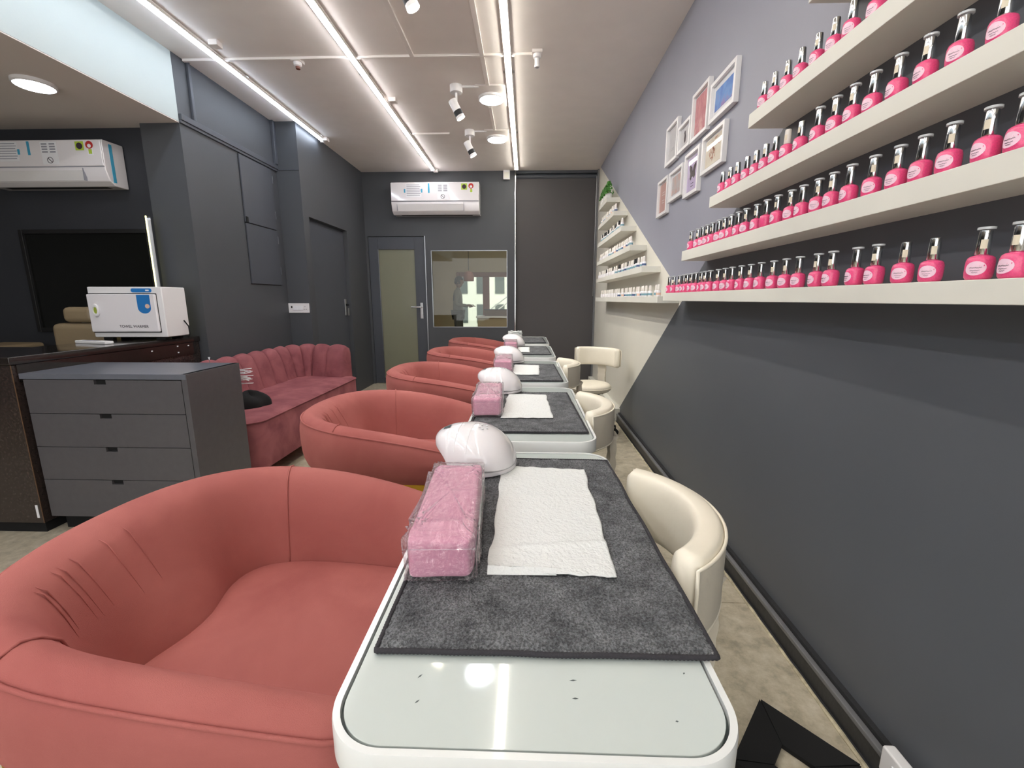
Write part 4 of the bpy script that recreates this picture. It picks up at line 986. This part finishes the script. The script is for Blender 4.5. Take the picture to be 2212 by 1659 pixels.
# UV nail lamps
def lamp():
    t = thing('nail_lamp', '', 'nail lamp', (0, 0, 0), 0, 'white dome nail lamps')
    # stations from the beak (x=-.10) to the back (x=.105)
    st = [(-.118, .078, .081, .006), (-.114, .070, .090, .028), (-.104, .062, .100, .046), (-.090, .054, .107, .062), (-.077, .043, .112, .073), (-.069, .030, .1145, .079), (-.065, .020, .1155, .081), (-.056, .019, .117, .086), (-.035, .019, .119, .094), (-.01, .019, .120, .100), (.02, .019, .115, .101), (.05, .019, .101, .095), (.075, .019, .080, .080), (.092, .019, .056, .058), (.101, .019, .034, .034), (.104, .019, .022, .012)]
    NV = 24
    def fn(i, v):
        x, zb, zt, w_ = st[i]; a = pi * v
        y = -w_ * cos(a) ; z = zb + (zt - zb) * sin(a) ** .8
        return (x, y, z)
    vs = [fn(i, j / (NV - 1)) for i in range(len(st)) for j in range(NV)]
    fs = [(i * NV + j, (i + 1) * NV + j, (i + 1) * NV + j + 1, i * NV + j + 1) for i in range(len(st) - 1) for j in range(NV - 1)]
    sh_ = MB().add(vs, fs).build('dome_shell', 'gwhite', t, smooth=180, sub=2)
    md = sh_.modifiers.new('s', 'SOLIDIFY'); md.thickness = .003; md.offset = -1
    # base plate
    o = [(.103 * cos(a) if cos(a) > 0 else .064 * cos(a), .099 * sin(a)) for a in [2 * pi * i / 40 for i in range(40)]]
    MB().prism([(x * 1.02, y * 1.02) for x, y in o], .003, .0165).build('base_plate', 'gwhite', t, bevel=.003, smooth=50)
    MB().prism([(x * .985, y * .985) for x, y in o], .0163, .0192).build('base_gap', 'greyink', t, smooth=50)
    for x, y in ((-.035, -.06), (-.035, .06), (.07, -.045), (.07, .045)): MB().cyl((x, y, 0), (x, y, .003), .007, n=10).build('foot', 'blackm', t)
    MB().prism([(x * .9, y * .9) for x, y in o], .0192, .0202).build('inner_plate', 'chrome', t)
    bm_ = MB()
    # display and buttons on the crown
    def on(x, v, lift=.0006):
        for i in range(len(st) - 1):
            if st[i][0] <= x <= st[i + 1][0]:
                f = (x - st[i][0]) / (st[i + 1][0] - st[i][0]); q = [st[i][k] * (1 - f) + st[i + 1][k] * f for k in range(4)]; break
        a = pi * v; return Vector((x, -q[3] * cos(a), q[1] + (q[2] - q[1]) * sin(a) ** .8 + lift))
    def patch(x0, x1, v0, v1, nx=5, nvv=5): return MB().grid(lambda u, v: on(x0 + (x1 - x0) * u, v0 + (v1 - v0) * v, .0012), nx, nvv)
    patch(-.092, -.072, .40, .48).build('display', 'gasket', t, smooth=180)
    for x, v in ((.008, .43), (.018, .41), (.028, .45), (.012, .48), (.024, .5)):
        p = on(x, v); MB().lathe([(.0, 0), (.0032, 0), (.0030, .0012), (0, .0016)], 10, tuple(p)).build('button', 'white', t, smooth=60)
    for x in (-.042, -.008):
        MB().tube([on(x - .006 * cos((v - .1) * 4), v, .0004) for v in [.12 + .035 * i for i in range(12)]], .0006, 4).build('moulding_line', 'white', t)
    return t
lp = lamp()
LP = [(-.130, 1.15, 'white dome nail lamp behind the cushion on the nearest table'), (-.125, 2.15, 'white dome nail lamp at the back of the second table'), (-.12, 3.18, 'white dome nail lamp at the back of the third table'), (-.118, 4.30, 'white dome nail lamp at the back of the fourth table')]
for i, (x, y, lab) in enumerate(LP):
    z = MZ + .0085 if True else TZ
    if i == 0: lp.location = (x, y, z); lp['label'] = lab; lp.rotation_euler = (0, 0, radians(-6))
    else: dup(lp, (x, y, z), radians(-6), lab)
# crumpled paper packet on the farthest table
def crump(u, v):
    x = -.075 + .15 * u; z = .10 * v; return (x + .008 * noise.noise(Vector((u * 4, v * 4, 1))), .03 * noise.noise(Vector((u * 5, v * 5, 3))) + .015 * sin(v * 3), z + .01 * noise.noise(Vector((u * 6, 0, 4))))
o = MB().grid(crump, 14, 12).build('paper_packet', 'tissue', None, smooth=180); o.location = (-.13, 4.95, MZ + .009); md = o.modifiers.new('s', 'SOLIDIFY'); md.thickness = .012
tag(o, 'crumpled white paper packet standing on the farthest table', 'paper')
t = thing('round_mirror', 'small metal framed object leaning before the paper packet on the farthest table', 'mirror', (-.16, 4.87, MZ + .009))
MB().tube([(.035 * cos(2 * pi * i / 20), 0, .04 + .035 * sin(2 * pi * i / 20)) for i in range(20)], .005, 6, closed=True).build('rim', 'metal', t, smooth=60)
MB().cyl((0, -.003, .04), (0, .003, .04), .034, n=24).build('mirror_face', 'mirror', t, smooth=40); MB().cyl((0, 0, 0), (0, 0, .006), .02).build('foot', 'metal', t, smooth=40)

# ================================================================ TECHNICIAN STOOLS
def stool():
    t = thing('technician_stool', '', 'stool', (0, 0, 0), 0, 'cream leather stools with a curved back pad')
    R = .185
    MB().lathe([(.10, .405), (.165, .408), (R, .425), (R + .004, .445), (R, .462), (R - .02, .475), (R - .06, .482), (.02, .485)], 40).build('seat', 'cream', t, smooth=60)
    MB().lathe([(R + .003, .440), (R + .0075, .444), (R + .003, .448)], 40).build('seat_piping', 'cream', t, smooth=60)
    # curved back pad: arc around (cx,0)
    Ra = .236; cx = .0; a1 = radians(57); th = .06
    def fn(u, v):
        # u along arc, v around the rounded cross-section
        e = abs(2 * u - 1); end = 1 - max(0, (e - .93) / .07) ** 2 * .55
        a = -a1 + 2 * a1 * u; q = 2 * pi * v
        f = lambda w_, ex: math.copysign(abs(w_) ** ex, w_)
        d = th / 2 * f(cos(q), .55) * end; z = .69 + .082 * f(sin(q), .4) * (1 - (1 - end) * .4)
        r = Ra + d; return (cx + r * cos(a), r * sin(a), z)
    b = MB().grid(fn, 34, 28, cv=True)
    b.f.append(tuple(range(28))); b.f.append(tuple(33 * 28 + j for j in reversed(range(28))))
    b.build('back_pad', 'cream', t, smooth=60)
    # darker outer cover of the pad
    def fo_(u, v):
        a = (-a1 + 2 * a1 * u) * .985; r = Ra + th / 2 + .0016; return (cx + r * cos(a), r * sin(a), .69 - .068 + .136 * v)
    MB().grid(fo_, 30, 4).build('pad_cover', 'creamd', t, smooth=180)
    pts = []
    for i in range(30): a = (-a1 + 2 * a1 * i / 29) * .985; pts.append(((Ra + .03) * cos(a), (Ra + .03) * sin(a), .758))
    for z in (.72, .66, .624): a = a1 * .985; pts.append(((Ra + .031) * cos(a), (Ra + .031) * sin(a), z))
    for i in range(1, 30): a = (a1 - 2 * a1 * i / 29) * .985; pts.append(((Ra + .03) * cos(a), (Ra + .03) * sin(a), .622))
    for z in (.66, .72): a = -a1 * .985; pts.append(((Ra + .031) * cos(a), (Ra + .031) * sin(a), z))
    MB().tube(pts, .0035, 6, closed=True).build('piping', 'cream', t, smooth=180)
    # post and gathered sleeve
    bx('back_post', 'black', Ra + .028, Ra + .034, -.02, .02, .33, .70, t)
    MB().tube([(Ra + .03, 0, .345), (.15, 0, .335), (.02, 0, .385)], .012, 8).build('back_bracket', 'black', t, smooth=60)
    sl = MB(); vs = []; NR = 16
    for k in range(NR):
        z = .34 + (.625 - .34) * k / (NR - 1); w2 = .036 + .002 * sin(k * 2.3); dx = .013 + .002 * sin(k * 1.7)
        if k == NR - 1: dx += .006; w2 += .004
        vs += [(Ra + .031 - dx, -w2, z), (Ra + .031 + dx, -w2, z), (Ra + .031 + dx, w2, z), (Ra + .031 - dx, w2, z)]
    fs = [(k * 4 + i, k * 4 + (i + 1) % 4, (k + 1) * 4 + (i + 1) % 4, (k + 1) * 4 + i) for k in range(NR - 1) for i in range(4)]
    s_ = sl.add(vs, fs).build('post_sleeve', 'creamd', t, smooth=60); md = s_.modifiers.new('s', 'SOLIDIFY'); md.thickness = .0025
    MB().cyl((0, 0, .10), (0, 0, .41), .025, n=16).build('gas_lift', 'black', t, smooth=40)
    for k in range(5):
        a = 2 * pi * k / 5 + .35; d = Vector((cos(a), sin(a), 0)); s2 = Vector((-sin(a), cos(a), 0))
        lg = MB().tube([Vector((0, 0, .115)) + d * .02, Vector((0, 0, .10)) + d * .12, Vector((0, 0, .075)) + d * .25], [.02, .017, .012], 8).build('leg', 'black', t, smooth=60)
        cb = MB(); c0 = d * .25
        for s3 in (-1, 1): cb.cyl(c0 + s2 * (s3 * .006) + Vector((0, 0, .026)), c0 + s2 * (s3 * .02) + Vector((0, 0, .026)), .026, n=16)
        cb.cyl(c0 + Vector((0, 0, .03)), c0 + Vector((0, 0, .08)), .006, n=8); cb.build('caster', 'blackm', lg, smooth=40)
    return t
so_ = stool()
ST = [(.138, .885, .0, 'cream leather stool with a curved back pad tucked under the nearest table', .015), (.108, 1.85, .0, 'cream leather stool with curved back pad at the second table', 0), (.110, 3.07, .05, 'cream leather stool with a curved pad at the third table', 0), (.555, 3.82, 1.0, 'cream leather stool with its round seat in view, standing by the white wall', .03)]
for i, (x, y, a, lab, dz) in enumerate(ST):
    if i == 0: so_.location = (x, y, dz * 0); so_.rotation_euler = (0, 0, a); so_['label'] = lab
    else: dup(so_, (x, y, 0), a, lab)

# ================================================================ SMALL FLOOR THINGS
# black square frame with mitred corners lying on the floor
tr = thing('floor_frame', 'black square frame with mitred corners lying on the floor right of the nearest table', 'frame', (.70, .95, 0))
ou = [(0, .18), (.16, -.005), (0, -.18), (-.16, 0)]; inn = [(0, .06), (.052, .003), (0, -.055), (-.052, .005)]
for k in range(4):
    a, b_ = ou[k], ou[(k + 1) % 4]; c_, d_ = inn[(k + 1) % 4], inn[k]
    e = .0012; sh = lambda p, q: (p[0] + (q[0] - p[0]) * .012, p[1] + (q[1] - p[1]) * .012)
    a2_, b2_ = sh(a, b_), sh(b_, a); d2_, c2_ = sh(d_, c_), sh(c_, d_)
    v = [(a2_[0], a2_[1], .034), (b2_[0], b2_[1], .034), (c2_[0], c2_[1], .014), (d2_[0], d2_[1], .014)]
    MB().add(v + [(x, y, z - .013 if z > .02 else 0.001) for x, y, z in v], [(0, 1, 2, 3), (4, 7, 6, 5), (0, 4, 5, 1), (1, 5, 6, 2), (2, 6, 7, 3), (3, 7, 4, 0)]).build('mitred_board', 'blackm', tr)
for k in range(4): MB().cyl((ou[k][0] * .9, ou[k][1] * .9, 0), (ou[k][0] * .9, ou[k][1] * .9, .021), .008, n=10).build('foot', 'blackm', tr)
t = thing('power_socket', 'white power socket box low on the right wall at the bottom of the picture', 'socket', (.902, .86, .0))
bx('box', 'white', -.03, 0, -.055, .055, .065, .135, t, .005); bx('rocker', 'paper', -.034, -.03, -.02, .02, .085, .115, t, .002)
# cable on the floor under the nearest stool
tag(MB().tube([(.25, 1.05, .006), (.36, 1.10, .006), (.43, 1.12, .006), (.50, 1.02, .006), (.52, .9, .006)], .004, 6).build('floor_cable', 'blackm', None, smooth=180), 'thin black cable on the floor beneath the nearest stool', 'cable')
# switch plate on the column
t = thing('switch_plate', 'white electrical switch plate on the rear column above the sofa', 'switch', (-2.325, 4.48, 1.11))
bx('plate', 'white', -.112, .112, -.010, 0, -.048, .048, t, .003)
for x, w_ in ((-.03, .022), (.02, .028)): bx('rocker', 'paper', x - w_, x + w_, -.015, -.010, -.022, .022, t, .002)
bx('indicator', 'black', -.075, -.06, -.012, -.010, 0, .02, t)
for x, z in ((.07, .014), (.060, -.012), (.082, -.012)): MB().cyl((x, -.0115, z), (x, -.010, z), .0045, n=10).build('socket_hole', 'greyink', t)

# ================================================================ ROOM BEYOND THE GLASS
struct(bx('wall_backroom_left', 'backwall', -3.3, -3.2, YW, 11.1, -.1, 3.0)); struct(bx('wall_backroom_right', 'backwall', 2.5, 2.6, YW, 11.1, -.1, 3.0))
struct(bx('ceiling_backroom', 'backwall', -3.3, 2.6, YW, 11.1, 2.95, 3.0))
GY = 11.0
g = MB().box(-3.3, -1.72, GY, GY + .1, -.1, 3.0).box(-1.72, 2.6, GY, GY + .1, 1.84, 3.0).box(1.4, 2.6, GY, GY + .1, -.1, 1.84)
struct(g.build('wall_backroom_far', 'backwall'))
struct(MB().box(-2.55, -2.42, 10.6, 10.75, 0, 2.6).box(-3.2, -2.42, 10.5, 10.8, 2.35, 2.95).build('wall_backroom_pillar', 'soffit'))
gd = struct(MB().box(-1.72, -1.64, GY - .03, GY + .07, 0, 1.84).box(-1.64, 1.4, GY - .03, GY + .07, 1.73, 1.84).box(-1.08, -.92, GY - .03, GY + .07, 0, 1.73).box(1.3, 1.4, GY - .03, GY + .07, 0, 1.73).build('door_3', 'brown', bevel=.01))
bx('pane', 'glass', -1.64, -1.08, GY, GY + .006, 0, 1.73, gd); bx('pane', 'glass', -.92, 1.3, GY, GY + .006, 0, 1.73, gd)
# outside: pale building, ground, stair with white rails
gr = struct(bx('ground', 'facade', -8, 8, 11.2, 22, -.1, -.01))
bd = thing('building', 'pale building across the yard, seen through the back room glazing', 'building', (-1.2, 17, 0))
bx('facade', 'facade', -3.5, 1.0, 0, 1, 0, 2.6, bd)
for x in (-1.4, -.7, 0, .6):
    for z in (.3, 1.4): bx('window', 'gasket', x, x + .35, -.03, 0, z, z + .7, bd)
stc = thing('outdoor_staircase', 'outdoor staircase with white railings beyond the brown framed glazing', 'staircase', (.0, 13.0, 0))
for k in range(9): bx('step', 'backwall', -.9 + k * .22, -.66 + k * .22, -.4, .9, .18 * k, .18 * k + .05, stc)
for k in range(5): MB().tube([(-1.0, -.42, .25 + k * .17), (.2, -.42, 1.15 + k * .17), (1.4, -.42, 2.1 + k * .17)], .016, 6).build('rail', 'metal' if k == 4 else 'white', stc, smooth=60)
for x in (-.8, 0, .8): bx('baluster', 'metal', x - .02, x + .02, -.44, -.40, .0, .9 + x * .78 + .55, stc)
# furniture inside the back room
t = thing('display_counter', 'glass-topped display counter in the room beyond the window', 'counter', (-.66, 10.25, 0)); bx('body', 'backwall', -.45, .55, -.25, .25, 0, .78, t, .01); bx('top', 'white', -.48, .58, -.28, .28, .78, .82, t, .005)
t = thing('shelf_box', 'dark box standing on the display counter beyond the window', 'box', (-.62, 10.3, .82)); bx('body', 'wood', -.35, .2, -.1, .1, 0, .13, t, .005); bx('lid', 'black', -.36, .21, -.11, .11, .13, .15, t, .003)
t = thing('pendant_lamp', 'copper pendant lampshade hanging in the room beyond the window', 'lamp', (-1.19, 9.2, 0))
MB().lathe([(.08, 1.58), (.105, 1.56), (.11, 1.66), (.08, 1.74), (.015, 1.76)], 24).build('lamp_shade', 'brown', t, smooth=50); MB().cyl((0, 0, 1.77), (0, 0, 2.95), .006, n=6).build('cord', 'black', t)
t = thing('wall_board', 'dark brown board hanging on the left inside the room beyond the window', 'board', (-2.05, 8.6, 0)); bx('board', 'wood', -.1, .05, 0, .02, .95, 1.2, t, .002); bx('support', 'wood', -.03, -.01, .0, .02, 0, .96, t)
# the person: one continuous skinned body
def person(loc, rz):
    r = thing('person', 'person in a grey shirt standing beyond the window glass, seen from the side, hands forward', 'person', loc, rz)
    J = {'pel': ((0, 0, .92), .13), 'wai': ((0, .0, 1.05), .125), 'che': ((.01, 0, 1.26), .145), 'nk0': ((0, 0, 1.40), .07), 'nk1': ((.02, 0, 1.46), .052),
         'sl': ((0, .17, 1.36), .062), 'el': ((-.01, .21, 1.08), .045), 'wl': ((.22, .16, 1.03), .03), 'sr': ((0, -.17, 1.36), .062), 'er': ((-.01, -.21, 1.08), .045), 'wr': ((.22, -.14, 1.06), .03),
         'hl': ((0, .095, .86), .095), 'kl': ((.03, .10, .48), .062), 'al': ((0, .10, .08), .042), 'fl': ((.14, .11, .035), .035),
         'hr': ((0, -.095, .86), .095), 'kr': ((.0, -.10, .48), .062), 'ar': ((-.04, -.10, .08), .042), 'fr': ((.10, -.11, .035), .035)}
    E = [('pel', 'wai'), ('wai', 'che'), ('che', 'nk0'), ('nk0', 'nk1'), ('che', 'sl'), ('sl', 'el'), ('el', 'wl'), ('che', 'sr'), ('sr', 'er'), ('er', 'wr'), ('pel', 'hl'), ('hl', 'kl'), ('kl', 'al'), ('al', 'fl'), ('pel', 'hr'), ('hr', 'kr'), ('kr', 'ar'), ('ar', 'fr')]
    def skin(name, J, E, m, root, sub=1):
        ks = list(J); me = bpy.data.meshes.new(name); me.from_pydata([J[k][0] for k in ks], [(ks.index(a), ks.index(b_)) for a, b_ in E], [])
        o = bpy.data.objects.new(name, me); C.objects.link(o); md = o.modifiers.new('skin', 'SKIN')
        for i, k in enumerate(ks): me.skin_vertices[0].data[i].radius = (J[k][1], J[k][1]); me.skin_vertices[0].data[i].use_root = (k == root)
        s_ = o.modifiers.new('sub', 'SUBSURF'); s_.levels = sub; s_.render_levels = sub; md.use_smooth_shade = True
        me.materials.append(M[m]); o.parent = r; return o
    skin('body', J, E, 'shirt', 'pel', 2)
    hJ = {}; hE = []
    for s_, w_ in (('l', (.22, .16, 1.03)), ('r', (.22, -.14, 1.06))):
        W0 = Vector(w_); hJ['w' + s_] = (tuple(W0), .028); hJ['p' + s_] = (tuple(W0 + Vector((.07, 0, .005))), .03); hE.append(('w' + s_, 'p' + s_))
        for f in range(4):
            a = W0 + Vector((.10, -.027 + .018 * f, .005)); b_ = a + Vector((.035 + .006 * (f in (1, 2)), 0, .006)); c_ = b_ + Vector((.018, 0, -.014))
            for n_, p, rr in (('a', a, .0095), ('b', b_, .0085), ('c', c_, .0075)): hJ[n_ + s_ + str(f)] = (tuple(p), rr)
            hE += [('p' + s_, 'a' + s_ + str(f)), ('a' + s_ + str(f), 'b' + s_ + str(f)), ('b' + s_ + str(f), 'c' + s_ + str(f))]
        sg = -1 if s_ == 'l' else 1; a = W0 + Vector((.05, sg * .035, .01)); b_ = a + Vector((.035, sg * .015, .008)); hJ['t' + s_] = (tuple(a), .011); hJ['u' + s_] = (tuple(b_), .009); hE += [('p' + s_, 't' + s_), ('t' + s_, 'u' + s_)]
    for s_ in 'lr':
        kk = [k for k in hJ if s_ in k[:2] and (k[1:2] == s_)]
        skin('hand', {k: hJ[k] for k in kk}, [e for e in hE if e[0] in kk and e[1] in kk], 'skin', 'w' + s_, 1)
    def hd(u, v):
        th = 2 * pi * u; ph = pi * (v - .5); x = cos(ph) * cos(th); y = cos(ph) * sin(th); z = sin(ph)
        k = 1 - .22 * max(0, -z); p = Vector((.03 + .094 * x * k, .075 * y * k, 1.575 + .122 * z))
        # nose, brow, chin
        if x > .5: p.x += .022 * math.exp(-((y * 6) ** 2 + ((z + .08) * 5) ** 2)) + .006 * math.exp(-((z - .25) * 6) ** 2) + .008 * math.exp(-((z + .75) * 5) ** 2 - (y * 3) ** 2)
        return p
    h = MB().grid(hd, 40, 28, cu=True).build('head', 'skin', r, smooth=180)
    for s_ in (-1, 1):
        MB().lathe([(0, 0), (.012, .0), (.02, .006), (.012, .012)], 12, sx=.7, sy=1.4).build('ear', 'skin', h, mtx=Matrix.Translation((.02, s_ * .072, 1.565)) @ Matrix.Rotation(radians(90), 4, 'X'), smooth=180)
        MB().lathe([(0, -.008), (.008, -.004), (.008, .004), (0, .008)], 10, (.108, s_ * .028, 1.595)).build('eye', 'paper', h, smooth=180)
    MB().tube([(.118, -.022, 1.525), (.124, 0, 1.523), (.118, .022, 1.525)], .004, 6).build('mouth', 'brown', h, smooth=180)
    def hr(u, v):
        p = hd(u, .40 + .6 * v); c0 = Vector((.02, 0, 1.575)); q = c0 + (p - c0) * 1.13
        if q.x > .07 and q.z < 1.63: q = c0 + (p - c0) * .97
        return q
    MB().grid(hr, 40, 18, cu=True).build('hair', 'hair', h, smooth=180)
    TJ = {'pel': ((0, 0, .93), .135), 'hl': ((0, .095, .86), .103), 'kl': ((.03, .10, .48), .072), 'al': ((0, .10, .11), .055), 'hr': ((0, -.095, .86), .103), 'kr': ((.0, -.10, .48), .072), 'ar': ((-.04, -.10, .11), .055)}
    skin('trousers', TJ, [('pel', 'hl'), ('hl', 'kl'), ('kl', 'al'), ('pel', 'hr'), ('hr', 'kr'), ('kr', 'ar')], 'trouser', 'pel', 2)
    return r
person((-1.56, 10.1, 0), 0)
